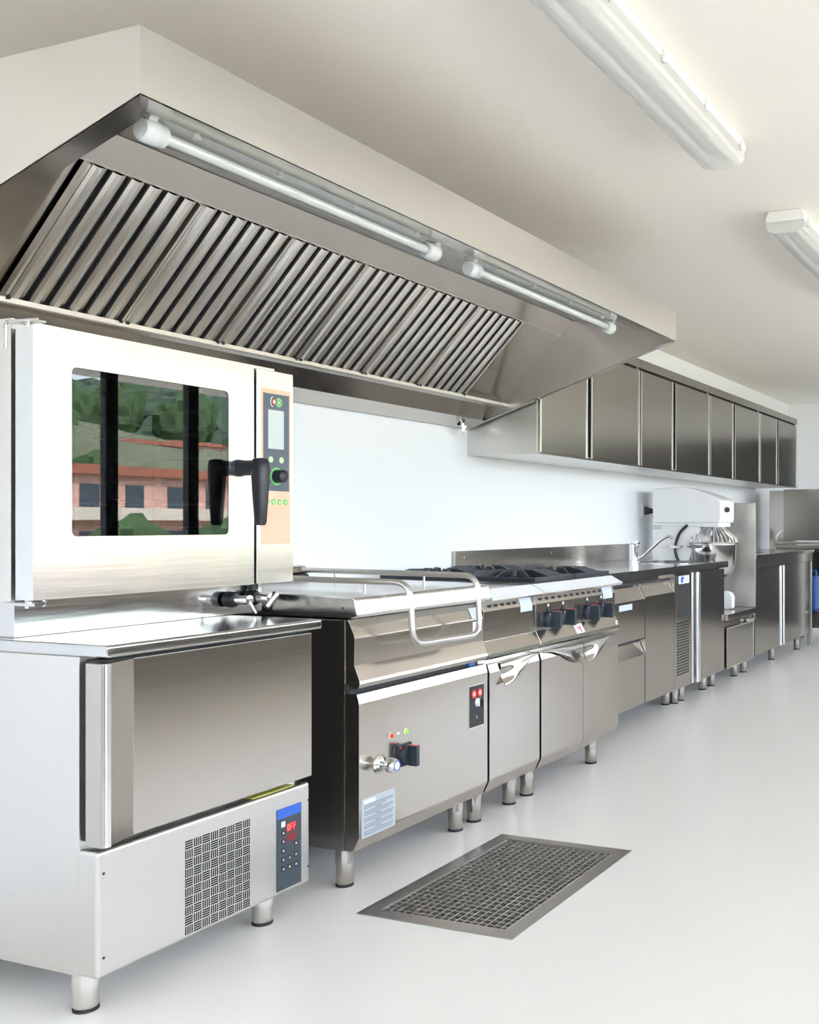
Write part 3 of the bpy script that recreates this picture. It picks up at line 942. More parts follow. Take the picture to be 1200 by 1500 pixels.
d1 = grip_door(4.862, 5.338, 0.500, 0.790, ra, 'drawer')
MB().box(AX, AX + 0.0008, 4.985, 5.16, 0.672, 0.704).build('printed_logo', 'pale_blue_print', d1)
grip_door(4.862, 5.338, 0.128, 0.478, ra, 'drawer')
grip_door(4.61, 4.855, 0.128, 0.790, ra, 'door')
grip_door(5.348, 5.800, 0.128, 0.800, ra, 'door')
MB().box(0.700, 0.712, RA0, 5.80, 0.800, 0.812).build('shadow_gap', 'gasket', ra)
MB().box(0.700, 0.706, 4.862, 5.338, 0.478, 0.500).build('shadow_gap', 'gasket', ra)
cp = MB().box(0.700, AX, 5.806, 6.096, 0.128, 0.838).build('compressor_panel', 'steel', ra, 0.001)
MB().box(AX - 0.001, AX + 0.001, 5.835, 6.070, 0.560, 0.826).build('grille_plate', 'cavity_steel', cp)
hl = MB()
for i in range(9):
    for j in range(20):
        y = 5.852 + 0.025 * i
        z = 0.572 + 0.0105 * j
        hl.box(AX + 0.0008, AX + 0.0016, y - 0.009, y + 0.009, z - 0.003, z + 0.003)
hl.build('grille_slots', 'void', cp, kind='stuff')
hl = MB()
for i in range(9):
    for j in range(19):
        y = 5.850 + 0.025 * i
        z = 0.215 + 0.0175 * j
        hl.box(AX - 0.0005, AX + 0.0006, y - 0.0085, y + 0.0085, z - 0.0055, z + 0.0055)
hl.build('perforation', 'void', cp, kind='stuff')
bd = MB().box(AX + 0.001, AX + 0.003, 5.872, 6.052, 0.772, 0.820).build('maker_badge', 'white_print', cp)
MB().box(AX + 0.003, AX + 0.0036, 5.905, 5.945, 0.778, 0.815).build('badge_mark', 'blue_print', bd)
MB().box(AX + 0.003, AX + 0.0036, 5.945, 5.962, 0.798, 0.815).build('badge_mark', 'blue_print', bd)
for z in (0.810, 0.796, 0.783):
    MB().box(AX + 0.003, AX + 0.0035, 5.975, 6.035, z - 0.003, z + 0.003).build('badge_mark', 'label_film', bd)
legs(ra, [(0.607, 6.020), (0.642, 6.195 - 0.12), (0.60, 4.68), (0.12, 4.68), (0.12, 6.03)], 0.120, 0.029, 'steel')

# door cabinet with the tall vertical grip
cb = thing('sink_cabinet', 'dark reflecting steel cabinet with tall bright vertical door grip, under the sink', 'cabinet', (0.4, 6.43, 0))
MB().box(0.05, 0.715, 6.104, 6.765, 0.125, 0.690).build('body', 'steel', cb, 0.002)
MB().box(0.05, 0.715, 6.704, 6.765, 0.690, 0.842).build('end_panel', 'steel', cb)
MB().box(0.692, 0.715, 6.104, 6.704, 0.690, 0.842).build('front_rail', 'steel', cb)
bdr = MB().box(0.716, AX, 6.185, 6.762, 0.128, 0.832).build('door', 'steel', cb, 0.0015)
MB().prism([(0.718, 6.108), (0.752, 6.108), (0.757, 6.116), (0.757, 6.134), (0.752, 6.140), (0.718, 6.140)], 0.130, 0.832, 'z').build('door_jamb', 'satin_steel', cb, 0.001)
MB().prism([(0.720, 6.168), (0.765, 6.168), (0.774, 6.176), (0.776, 6.192), (0.774, 6.222), (0.764, 6.232), (0.753, 6.234), (0.720, 6.234)], 0.128, 0.834, 'z').build('door_grip', 'aluminium', bdr, 0.001)
MB().box(0.710, 0.722, 6.141, 6.167, 0.130, 0.830).build('shadow_gap', 'gasket', cb)
legs(cb, [(0.627, 6.659), (0.12, 6.66), (0.12, 6.17), (0.640, 6.195)], 0.120, 0.029, 'steel')

# continuous worktop with sink
wk = thing('worktop', 'long stainless steel worktop with inset sink and low upstand', 'worktop', (0.4, 5.7, 0.842))
pl = MB()
pl.plate(rect(0.003, 0.772, 4.590, 6.788), [rrect(0.3, 0.68, 6.18, 6.68, 0.05)], 0.842, 0.884, 'z')
pl.build('slab', 'polished_steel', wk)
MB().box(0.003, 0.022, 4.54, 6.785, 0.884, 1.000).build('upstand', 'steel', wk, 0.002)
for y in (4.62, 5.6, 6.72):
    MB().cyl((0.022, y, 0.965), (0.0245, y, 0.965), 0.008, n=14).build('screw', 'chrome', wk)
bs = MB()
bs.plate(rrect(0.292, 0.688, 6.172, 6.688, 0.055), [rrect(0.302, 0.678, 6.182, 6.678, 0.049)], 0.8835, 0.8865, 'z')
bs.plate(rrect(0.2985, 0.6815, 6.1785, 6.6815, 0.05), [rrect(0.302, 0.678, 6.182, 6.678, 0.049)], 0.845, 0.885, 'z')
bs.build('sink_rim', 'polished_steel', wk)
bn = MB()
bn.plate(rrect(0.294, 0.686, 6.174, 6.686, 0.052), [rrect(0.2985, 0.6815, 6.1785, 6.6815, 0.05)], 0.70, 0.841, 'z')
bn.plate(rrect(0.294, 0.686, 6.174, 6.686, 0.052), [], 0.696, 0.700, 'z')
bn.build('sink_bowl', 'steel', cb)

# mixer tap
fx, fy, fz = 0.228, 6.42, 0.8842
ft_ = thing('faucet', 'chrome sink mixer tap with long swivel spout', 'faucet', (fx, fy, fz))
MB().lathe([(0, 0), (0.027, 0), (0.027, 0.06), (0.021, 0.08), (0.021, 0.78), (0.026, 0.80), (0.026, 0.97), (0.022, 1), (0, 1)], (fx, fy, fz), (0, 0, 0.120), 24).build('tap_body', 'chrome', ft_, sharp=30)
MB().box(fx - 0.030, fx + 0.026, fy - 0.022, fy + 0.022, 1.003, 1.030).build('lever', 'chrome', ft_, 0.006)
MB().tube(fillet([(fx, fy, 0.902), (fx + 0.04, fy + 0.004, 0.912), (fx + 0.10, fy + 0.008, 0.962), (fx + 0.19, fy + 0.012, 1.040), (fx + 0.245, fy + 0.015, 1.063), (fx + 0.262, fy + 0.016, 1.045)], 0.05, 6), 0.0095, 12).build('spout', 'chrome', ft_)

# ------------------------------------------------------------------ low cabinet under the mixer
lc = thing('low_cabinet', 'low stainless steel cabinet carrying the white dough mixer', 'cabinet', (0.4, 7.1, 0))
MB().box(0.05, 0.735, 6.790, 7.462, 0.125, 0.455).build('body', 'steel', lc, 0.002)
MB().box(0.02, 0.775, 6.772, 7.468, 0.468, 0.510).build('top', 'steel', lc, 0.002)
MB().box(0.05, 0.715, 6.80, 7.455, 0.455, 0.468).build('shadow_gap', 'gasket', lc)
ld = MB().box(0.736, 0.758, 6.800, 7.452, 0.130, 0.412).build('door', 'steel', lc, 0.001)
MB().plate(rect(6.798, 7.454, 0.128, 0.416), [rect(6.808, 7.444, 0.136, 0.404)], 0.757, 0.760, 'x').build('door_edge', 'satin_steel', ld)
MB().prism([(0.758, 0.412), (0.770, 0.430), (0.768, 0.436), (0.740, 0.432)], 7.30, 7.452).build('handle', 'satin_steel', ld)
legs(lc, [(0.630, 6.835), (0.633, 7.345), (0.12, 6.83), (0.12, 7.35)], 0.120, 0.029, 'steel')

# ------------------------------------------------------------------ planetary mixer
mx = thing('dough_mixer', 'white enamelled dough mixer with steel bowl and wire guard', 'mixer', (0.4, 7.1, 0.51))
MB().prism([(0.14, 0.511), (0.635, 0.511), (0.668, 0.520), (0.670, 0.600), (0.655, 0.632), (0.630, 0.645), (0.600, 0.645), (0.575, 0.620), (0.53, 0.565), (0.44, 0.560), (0.14, 0.600)],
           6.955, 7.015).build('base_foot', 'enamel_white', mx, 0.010, 3)
MB().prism([(0.14, 0.511), (0.635, 0.511), (0.668, 0.520), (0.670, 0.600), (0.655, 0.632), (0.630, 0.645), (0.600, 0.645), (0.575, 0.620), (0.53, 0.565), (0.44, 0.560), (0.14, 0.600)],
           7.205, 7.265).build('base_foot', 'enamel_white', mx, 0.010, 3)
MB().prism([(0.120, 0.512), (0.360, 0.512), (0.385, 0.60), (0.390, 0.85), (0.472, 1.00), (0.475, 1.150), (0.118, 1.150)], 6.975, 7.235).build('column', 'enamel_white', mx, 0.014, 3)
hd = [(0.135, 1.150), (0.135, 1.385), (0.150, 1.402)]
for i in range(9):
    t = i / 8
    hd.append((0.30 + 0.355 * t, 1.412 - 0.095 * t ** 1.9))
hd += [(0.664, 1.300), (0.664, 1.170), (0.652, 1.150)]
MB().prism(hd, 6.950, 7.262).build('head', 'enamel_white', mx, 0.016, 3)
MB().prism([(0.126, 1.135), (0.126, 1.152), (0.640, 1.152), (0.640, 1.120), (0.470, 1.120)], 6.965, 7.250).build('head_trim', 'enamel_white', mx, 0.006)
MB().lathe([(0, 0), (0.016, 0), (0.020, 0.4), (0.016, 1), (0, 1)], (0.664, 7.05, 1.245), (0.030, 0, 0), 18).build('control_knob', 'black_plastic', mx)
bx_, by_ = 0.545, 7.105
MB().lathe([(0.068, 0), (0.070, 0.5), (0.072, 1)], (bx_ + 0.02, by_, 1.060), (0, 0, 0.09), 28).build('planet_hub', 'chrome', mx)
bw = [(0.0, 0.735), (0.06, 0.737), (0.115, 0.758), (0.152, 0.800), (0.170, 0.850), (0.176, 0.990), (0.188, 0.993), (0.188, 0.999), (0.172, 0.999), (0.166, 0.850), (0.148, 0.803), (0.112, 0.763), (0.06, 0.742), (0.0, 0.740)]
bo = MB().lathe(bw, (bx_, by_, 0), (0, 0, 1), 48, False).build('bowl', 'polished_steel', mx, sharp=30)
MB().cyl((bx_, by_, 0.560), (bx_, by_, 0.738), 0.05, 0.04).build('bowl_stand', 'satin_steel', mx)
gd = MB()
gd.tube([(bx_ + 0.186 * math.cos(2 * PI * i / 40), by_ + 0.186 * math.sin(2 * PI * i / 40), 1.006) for i in range(41)], 0.006, 8, False)
gd.tube([(bx_ + 0.085 * math.cos(2 * PI * i / 40), by_ + 0.085 * math.sin(2 * PI * i / 40), 1.118) for i in range(41)], 0.005, 8, False)
go = gd.build('wire_guard', 'chrome', mx)
for i in range(30):
    a = R(-150 + 300 * i / 29)
    c_, s_ = math.cos(a), math.sin(a)
    MB().tube([(bx_ + 0.186 * c_, by_ + 0.186 * s_, 1.006), (bx_ + 0.176 * c_, by_ + 0.176 * s_, 1.040), (bx_ + 0.085 * c_, by_ + 0.085 * s_, 1.118)], 0.0050, 6).build('guard_wire', 'chrome', go)
MB().prism([(0.470, 1.015), (0.488, 1.015), (0.488, 1.125), (0.470, 1.135)], 6.975, 7.235).build('splash_shield', 'enamel_white', mx, 0.003)
MB().tube(fillet([(0.405, 6.962, 1.135), (0.350, 6.955, 1.085), (0.322, 6.952, 1.02), (0.312, 6.950, 0.960), (0.322, 6.950, 0.905), (0.355, 6.950, 0.850), (0.420, 6.950, 0.800)], 0.05, 6), 0.011, 10).build('bowl_lift_lever', 'handle_black', mx)
yk = MB()
yk.box(0.290, 0.365, 6.905, 6.975, 0.968, 0.986)
yk.tube([(bx_ + 0.19 * math.cos(R(a)), by_ + 0.19 * math.sin(R(a)), 0.978) for a in range(95, 270, 8)], 0.008, 8)
yk.build('bowl_yoke', 'steel', mx)
MB().box(0.125, 0.200, 6.958, 6.985, 1.105, 1.130).build('hinge_cover', 'plastic_grey', mx, 0.003)

# wall socket with plug and cable
sk_ = thing('wall_socket', 'wall socket with black plug beside the mixer', 'socket', (0, 7.10, 1.24))
MB().box(0.0, 0.012, 7.055, 7.165, 1.190, 1.295).build('face_plate', 'plastic_white', sk_, 0.003)
MB().prism([(0.012, 1.210), (0.012, 1.275), (0.05, 1.262), (0.115, 1.246), (0.115, 1.232), (0.05, 1.220)], 7.085, 7.135).build('plug', 'black_plastic', sk_, 0.005)
MB().tube(fillet([(0.110, 7.11, 1.239), (0.160, 7.115, 1.225), (0.105, 7.16, 1.10), (0.105, 7.17, 0.90), (0.118, 7.17, 0.72), (0.125, 7.15, 0.68)], 0.05, 6), 0.005, 8).build('cable', 'plastic_grey', sk_)

# ------------------------------------------------------------------ sink table at the end
st = thing('sink_table', 'long stainless steel sink table with two doors at the far end', 'table', (0.4, 8.4, 0))
SY0, SY1 = 7.480, 9.340
MB().box(0.05, 0.735, SY0, 9.20, 0.135, 0.800).build('body', 'steel', st, 0.002)
tb = MB()
tb.plate(rect(0.003, 0.775, SY0, SY1), [rrect(0.16, 0.62, 7.65, 8.25, 0.05)], 0.878, 0.905, 'z')
tb.build('top', 'steel', st)
MB().box(0.05, 0.762, SY0 + 0.004, SY1 - 0.02, 0.800, 0.878).build('apron', 'steel', st, 0.002)
MB().box(0.003, 0.030, SY0, SY1, 0.905, 0.985).build('upstand', 'steel', st, 0.002)
for a_, b_, g_y in ((7.486, 8.245, 8.215), (8.300, 9.200, 8.302)):
    dd = MB().box(0.736, 0.758, a_, b_, 0.140, 0.798).build('door', 'steel', st, 0.001)
    MB().prism([(0.757, g_y), (0.768, g_y + 0.004), (0.768, g_y + 0.024), (0.757, g_y + 0.028)], 0.140, 0.798, 'z').build('door_grip', 'aluminium', dd)
MB().box(0.730, 0.738, 8.245, 8.300, 0.140, 0.798).build('shadow_gap', 'gasket', st)
for x, y in ((0.740, 9.300), (0.07, 9.300)):
    MB().box(x - 0.020, x + 0.020, y - 0.020, y + 0.020, 0.02, 0.878).build('post', 'satin_steel', st, 0.003)
    MB().cyl((x, y, 0), (x, y, 0.025), 0.016, n=16).build('foot', 'steel', st)
legs(st, [(0.641, 8.351), (0.662, 9.119), (0.641, 7.560), (0.12, 7.56), (0.12, 9.10)], 0.130, 0.029, 'steel')
tag(MB().box(0.020, 0.766, 7.472, 7.479, 0.512, 1.304).build('splash_screen', 'satin_steel', None, 0.002),
    'tall upright steel splash sheet standing between mixer and sink table', 'screen')

sk2 = thing('switch_box', 'small dark recessed switch box on the wall above the sink table', 'switch', (0, 10.2, 0.94))
MB().plate(rect(9.42, 9.80, 0.96, 1.10), [rect(9.44, 9.72, 0.975, 1.085)], 0.0, 0.03, 'x').build('frame', 'satin_steel', sk2)
MB().box(0.0, 0.010, 9.44, 9.72, 0.975, 1.085).build('recess', 'void', sk2)
MB().cyl((0.01, 9.63, 1.03), (0.03, 9.63, 1.03), 0.016, n=14).build('knob', 'chrome', sk2)

# ------------------------------------------------------------------ hood dishwasher
dw = thing('hood_dishwasher', 'grey steel hood type dishwasher with bar handle at the room end', 'dishwasher', (0.7, 9.9, 0))
MB().box(0.405, 0.90, 9.62, 10.22, 0.985, 1.476).build('hood', 'cabinet_steel', dw, 0.004)
MB().tube(fillet([(0.46, 9.70, 1.18), (0.335, 9.60, 1.03), (0.345, 9.57, 0.962), (0.95, 9.57, 0.962), (0.96, 9.60, 1.03), (0.86, 9.70, 1.18)], 0.05, 6), 0.011, 12).build('bar_handle', 'satin_steel', dw)
MB().box(0.36, 0.92, 9.50, 10.24, 0.880, 0.940).build('tank_top', 'steel', dw, 0.006)
MB().box(0.38, 0.90, 9.90, 10.22, 0.12, 0.880).build('machine_body', 'steel', dw, 0.004)
MB().box(0.15, 0.39, 10.02, 10.20, 0.88, 1.48).build('rear_column', 'steel', dw, 0.004)
MB().box(0.15, 0.40, 9.90, 10.22, 0.12, 0.88).build('rear_body', 'steel', dw)
legs(dw, [(0.44, 9.96), (0.86, 9.96), (0.44, 10.17), (0.86, 10.17)], 0.116, 0.029, 'steel')
for x, y in ((0.895, 9.53), (0.39, 9.53)):
    MB().box(x - 0.018, x + 0.018, y - 0.018, y + 0.018, 0.0, 0.880).build('post', 'satin_steel', dw)
MB().box(0.38, 0.91, 9.52, 9.90, 0.300, 0.315).build('shelf', 'steel', dw)
MB().tube(fillet([(0.82, 9.60, 0.32), (0.86, 9.56, 0.45), (0.80, 9.62, 0.62), (0.75, 9.80, 0.70), (0.75, 9.91, 0.70)], 0.08, 6), 0.010, 8).build('hose', 'plastic_grey', dw)
cn = thing('canister', 'blue plastic detergent canister on shelf below the dishwasher', 'canister', (0.60, 9.72, 0.315))
MB().box(0.50, 0.72, 9.62, 9.84, 0.315, 0.640).build('tank', 'plastic_blue', cn, 0.02, 3)
MB().cyl((0.57, 9.73, 0.638), (0.57, 9.73, 0.675), 0.028).build('cap', 'black_plastic', cn)
MB().tube(fillet([(0.62, 9.73, 0.635), (0.62, 9.73, 0.69), (0.70, 9.73, 0.69), (0.70, 9.73, 0.635)], 0.02), 0.012, 10).build('carry_handle', 'plastic_blue', cn)

# ------------------------------------------------------------------ wall cabinets
CZ0, CZ1 = 1.506, 2.195
WC = [4.690, 6.028, 7.382, 8.735, 10.040]
wl_lab = ['stainless steel wall cabinet with sliding doors, adjoining the extraction hood',
          'stainless steel wall cabinet above the refrigerated counter, second from the hood',
          'stainless steel wall cabinet above the dough mixer, third from the hood',
          'stainless steel wall cabinet farthest from the hood, above the sink table']
for i in range(4):
    y0, y1 = WC[i], WC[i + 1] - 0.003
    wc = thing('wall_cabinet', wl_lab[i], 'wall cabinet', (0.2, (y0 + y1) / 2, CZ0), 'sliding door wall cabinets')
    c = MB()
    c.box(0.0, 0.415, y0, y0 + 0.012, CZ0, CZ1)
    c.box(0.0, 0.415, y1 - 0.012, y1, CZ0, CZ1)
    c.box(0.0, 0.415, y0 + 0.012, y1 - 0.012, CZ0, CZ0 + 0.02)
    c.box(0.0, 0.415, y0 + 0.012, y1 - 0.012, CZ1 - 0.02, CZ1)
    c.box(0.0, 0.012, y0 + 0.012, y1 - 0.012, CZ0 + 0.02, CZ1 - 0.02)
    c.build('carcass', 'satin_steel', wc)
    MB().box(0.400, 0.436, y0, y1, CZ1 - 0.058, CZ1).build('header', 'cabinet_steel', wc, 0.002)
    MB().box(0.415, 0.434, y0, y1, CZ0, CZ0 + 0.008).build('bottom_rail', 'steel', wc)
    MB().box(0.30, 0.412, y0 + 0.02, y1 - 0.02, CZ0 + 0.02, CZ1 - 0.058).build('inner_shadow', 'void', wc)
    ym = y0 + 0.447 * (y1 - y0)
    for s_, (a_, b_, xf) in enumerate(((y0 + 0.010, ym - 0.026, 0.430), (ym + 0.020, y1 - 0.008, 0.430))):
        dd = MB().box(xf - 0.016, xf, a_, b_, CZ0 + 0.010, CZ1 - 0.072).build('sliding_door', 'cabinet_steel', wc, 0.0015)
        for yy in (a_, b_ - 0.016):
            MB().prism([(xf - 0.012, yy), (xf + 0.004, yy + 0.001), (xf + 0.005, yy + 0.008), (xf + 0.004, yy + 0.015), (xf - 0.012, yy + 0.016)], CZ0 + 0.010, CZ1 - 0.072, 'z').build('door_edge', 'aluminium', dd)

# ------------------------------------------------------------------ extraction hood
HX1, HY_0, HY_1 = 1.200, 1.577, 4.665
HZT = 2.177
hd_ = thing('extraction_hood', 'long brushed steel extraction hood with baffle filters and tube lights', 'hood', (0.6, 3.1, 1.65))


def side_z(x):
    return 2.032 - (HX1 - x) * 0.331


for y0, y1 in ((HY_0, HY_0 + 0.003), (HY_1 - 0.003, HY_1)):
    MB().prism([(0.02, HZT), (HX1, HZT), (HX1, 2.032), (0.02, side_z(0.02))], y0, y1).build('side_panel', 'satin_steel', hd_)
MB().box(HX1 - 0.003, HX1, HY_0 + 0.003, HY_1 - 0.003, 2.032, HZT).build('front_panel', 'satin_steel', hd_)
MB().box(0.02, HX1 - 0.003, HY_0 + 0.003, HY_1 - 0.003, HZT - 0.003, HZT).build('top_panel', 'satin_steel', hd_)
MB().box(0.0, 0.020, HY_0, HY_1, 1.80, HZT).build('wall_bracket', 'satin_steel', hd_)
# returned lips along the lower edges
fl = MB()
fl.add([(HX1, HY_0, 2.032), (HX1, HY_1, 2.032), (HX1 - 0.068, HY_1 - 0.03, 2.036), (HX1 - 0.068, HY_0 + 0.058, 2.036),
        (HX1, HY_0, 2.035), (HX1, HY_1, 2.035), (HX1 - 0.068, HY_1 - 0.03, 2.039), (HX1 - 0.068, HY_0 + 0.058, 2.039)],
       [[0, 1, 2, 3], [4, 5, 6, 7], [0, 1, 5, 4], [2, 3, 7, 6], [0, 3, 7, 4], [1, 2, 6, 5]])
fl.build('front_lip', 'steel', hd_)
MB().box(HX1 - 0.070, HX1 - 0.068, HY_0 + 0.058, HY_1 - 0.03, 2.036, 2.062).build('gutter', 'steel', hd_)
for a_, b_ in ((HY_0, HY_0 + 0.058), (HY_1, HY_1 - 0.034)):
    l = MB()
    pts = []
    for x, y in ((HX1, a_), (0.13, a_), (0.13, b_), (HX1 - 0.066, b_)):
        pts.append((x, y, side_z(x)))
    l.add(pts + [(x, y, z + 0.003) for x, y, z in pts], [[0, 1, 2, 3], [4, 5, 6, 7], [0, 1, 5, 4], [1, 2, 6, 5], [2, 3, 7, 6], [3, 0, 4, 7]])
    l.build('side_lip', 'steel', hd_)
# back strip, trough, filter bed, upper slope
MB().prism([(0.130, 1.684), (0.133, 1.684), (0.200, 1.755), (0.197, 1.755)], HY_0 + 0.003, HY_1 - 0.003).build('back_strip', 'steel', hd_)
MB().prism([(0.02, side_z(0.02) + 0.004), (0.132, 1.684), (0.132, 1.688), (0.02, side_z(0.02) + 0.008)], HY_0 + 0.003, HY_1 - 0.003).build('back_floor', 'steel', hd_)
MB().prism([(0.190, 1.752), (0.258, 1.750), (0.262, 1.754), (0.262, 1.768), (0.259, 1.768), (0.258, 1.754), (0.190, 1.756)], HY_0 + 0.003, HY_1 - 0.003).build('trough', 'satin_steel', hd_)
MB().prism([(0.222, 1.780), (0.226, 1.776), (0.566, 2.116), (0.562, 2.120)], HY_0 + 0.003, HY_1 - 0.003).build('filter_bed', 'steel', hd_)
MB().prism([(0.574, 2.102), (0.578, 2.102), (0.646, 2.172), (0.642, 2.174)], HY_0 + 0.003, HY_1 - 0.003).build('upper_slope', 'steel', hd_)
MB().prism([(0.560, 2.116), (0.576, 2.100), (0.580, 2.104), (0.564, 2.120)], HY_0 + 0.003, HY_1 - 0.003).build('filter_rail', 'satin_steel', hd_)
# baffle filters: six cassettes of six angled baffles
ux, uz = math.sqrt(0.5), math.sqrt(0.5)       # up along the bed
nx_, nz_ = math.sqrt(0.5), -math.sqrt(0.5)    # out of the bed, towards the cook
L0, L1 = 0.006, 0.474
FB = (0.232, 1.772)
proto = None
FY0, FW = 1.955, 0.3845
for mdl in range(6):
    fy0 = FY0 + mdl * FW

    def bedpt(y, l, n):
        return (FB[0] + ux * l + nx_ * n, y, FB[1] + uz * l + nz_ * n)
    back = MB()
    back.add([bedpt(fy0 + 0.004, L0, 0.002), bedpt(fy0 + FW - 0.004, L0, 0.002), bedpt(fy0 + FW - 0.004, L1, 0.002), bedpt(fy0 + 0.004, L1, 0.002),
              bedpt(fy0 + 0.004, L0, 0.004), bedpt(fy0 + FW - 0.004, L0, 0.004), bedpt(fy0 + FW - 0.004, L1, 0.004), bedpt(fy0 + 0.004, L1, 0.004)],
             [[0, 1, 2, 3], [4, 5, 6, 7], [0, 1, 5, 4], [1, 2, 6, 5], [2, 3, 7, 6], [3, 0, 4, 7]])
    fo = back.build('baffle_filter', 'void', hd_)
    for a_, b_ in ((0.001, 0.010), (FW - 0.010, FW - 0.001)):
        e = MB()
        e.add([bedpt(fy0 + q, l, n) for n in (0.004, 0.024) for q, l in ((a_, L0), (b_, L0), (b_, L1), (a_, L1))],
              [[0, 1, 2, 3], [4, 5, 6, 7], [0, 1, 5, 4], [1, 2, 6, 5], [2, 3, 7, 6], [3, 0, 4, 7]])
        e.build('filter_edge', 'filter_steel', fo)
    pitch = (FW - 0.020) / 6
    for k in range(6):
        y = fy0 + 0.010 + pitch * k
        sec = [(0.009, 0.006), (0.009, 0.016), (0.018, 0.022), (0.034, 0.022), (0.051, 0.015), (0.051, 0.006), (0.049, 0.006), (0.049, 0.0135), (0.0335, 0.0198), (0.0185, 0.0198), (0.011, 0.0147), (0.011, 0.006)]
        if proto is None:
            b = MB()
            n = len(sec)
            vs = [bedpt(y + q, L0, nn) for q, nn in sec] + [bedpt(y + q, L1, nn) for q, nn in sec]
            b.add(vs, [list(range(n)), list(range(2 * n - 1, n - 1, -1))] + [[i, (i + 1) % n, n + (i + 1) % n, n + i] for i in range(n)])
            proto = b.build('baffle', 'filter_steel', fo, sharp=20)
            py = y
            p0 = WL[proto.name].copy()
        else:
            inst(proto, fo, (p0.x, p0.y + y - py, p0.z))
    for y in (fy0 + 0.012, fy0 + FW - 0.012):
        MB().cyl(bedpt(y, 0.02, 0.022), bedpt(y, 0.02, 0.032), 0.004, n=8).build('filter_stud', 'gasket', fo)
# tube lights in the hood
for k, (y0, y1) in enumerate(((1.672, 2.800), (2.985, 4.150))):
    tl = thing('tube_light', ['capped fluorescent tube light in the hood, the one nearer the oven',
                              'capped fluorescent tube light in the hood, the one nearer the wall cabinets'][k],
               'tube light', (1.09, (y0 + y1) / 2, 1.99), 'tube lights under the hood')
    xc, zc = 1.092, 2.012
    MB().tube([(xc, y0 + 0.03, zc), (xc, y1 - 0.03, zc)], 0.0195, 20).build('outer_tube', 'tube_glass', tl)
    MB().tube([(xc, y0 + 0.03, zc), (xc, y1 - 0.03, zc)], 0.0125, 16).build('lamp_tube', 'plastic_white', tl)
    MB().box(xc - 0.005, xc + 0.045, y0 + 0.01, y1 - 0.01, zc + 0.030, zc + 0.036).build('mounting_strip', 'plastic_grey', tl)
    for s_, y in ((1, y0), (-1, y1)):
        e = MB().lathe([(0, 0), (0.022, 0), (0.026, 0.1), (0.028, 0.25), (0.028, 0.6), (0.0255, 0.65), (0.0255, 0.95), (0.021, 1), (0, 1)], (xc, y, zc), (0, s_ * 0.062, 0), 26).build('end_cap', 'plastic_grey', tl)
        MB().prism([(xc - 0.016, zc + 0.012), (xc + 0.016, zc + 0.012), (xc + 0.030, zc + 0.042), (xc - 0.022, zc + 0.042)], y + s_ * 0.006, y + s_ * 0.030).build('bracket', 'plastic_grey', e, 0.003)
    for t in (0.12, 0.36, 0.62, 0.88):
        y = y0 + (y1 - y0) * t
        MB().cyl((xc + 0.022, y, zc + 0.018), (xc + 0.022, y, zc + 0.031), 0.010, 0.007, n=14).build('clip', 'plastic_grey', tl)
    MB().box(xc - 0.02, xc + 0.04, y0 + 0.05, y1 - 0.05, zc + 0.036, 2.1735).build('lamp_channel', 'steel', hd_)
# drain tap below the hood
tag(MB().lathe([(0, 0), (0.010, 0), (0.014, 0.2), (0.014, 0.45), (0.024, 0.5), (0.024, 0.72), (0.010, 0.75), (0.010, 1), (0, 1)], (0.06, 4.545, 1.606), (0, 0, 0.060), 18).build('drain_plug', 'chrome'),
    'small chrome condensate plug under the hood rear edge', 'plug')

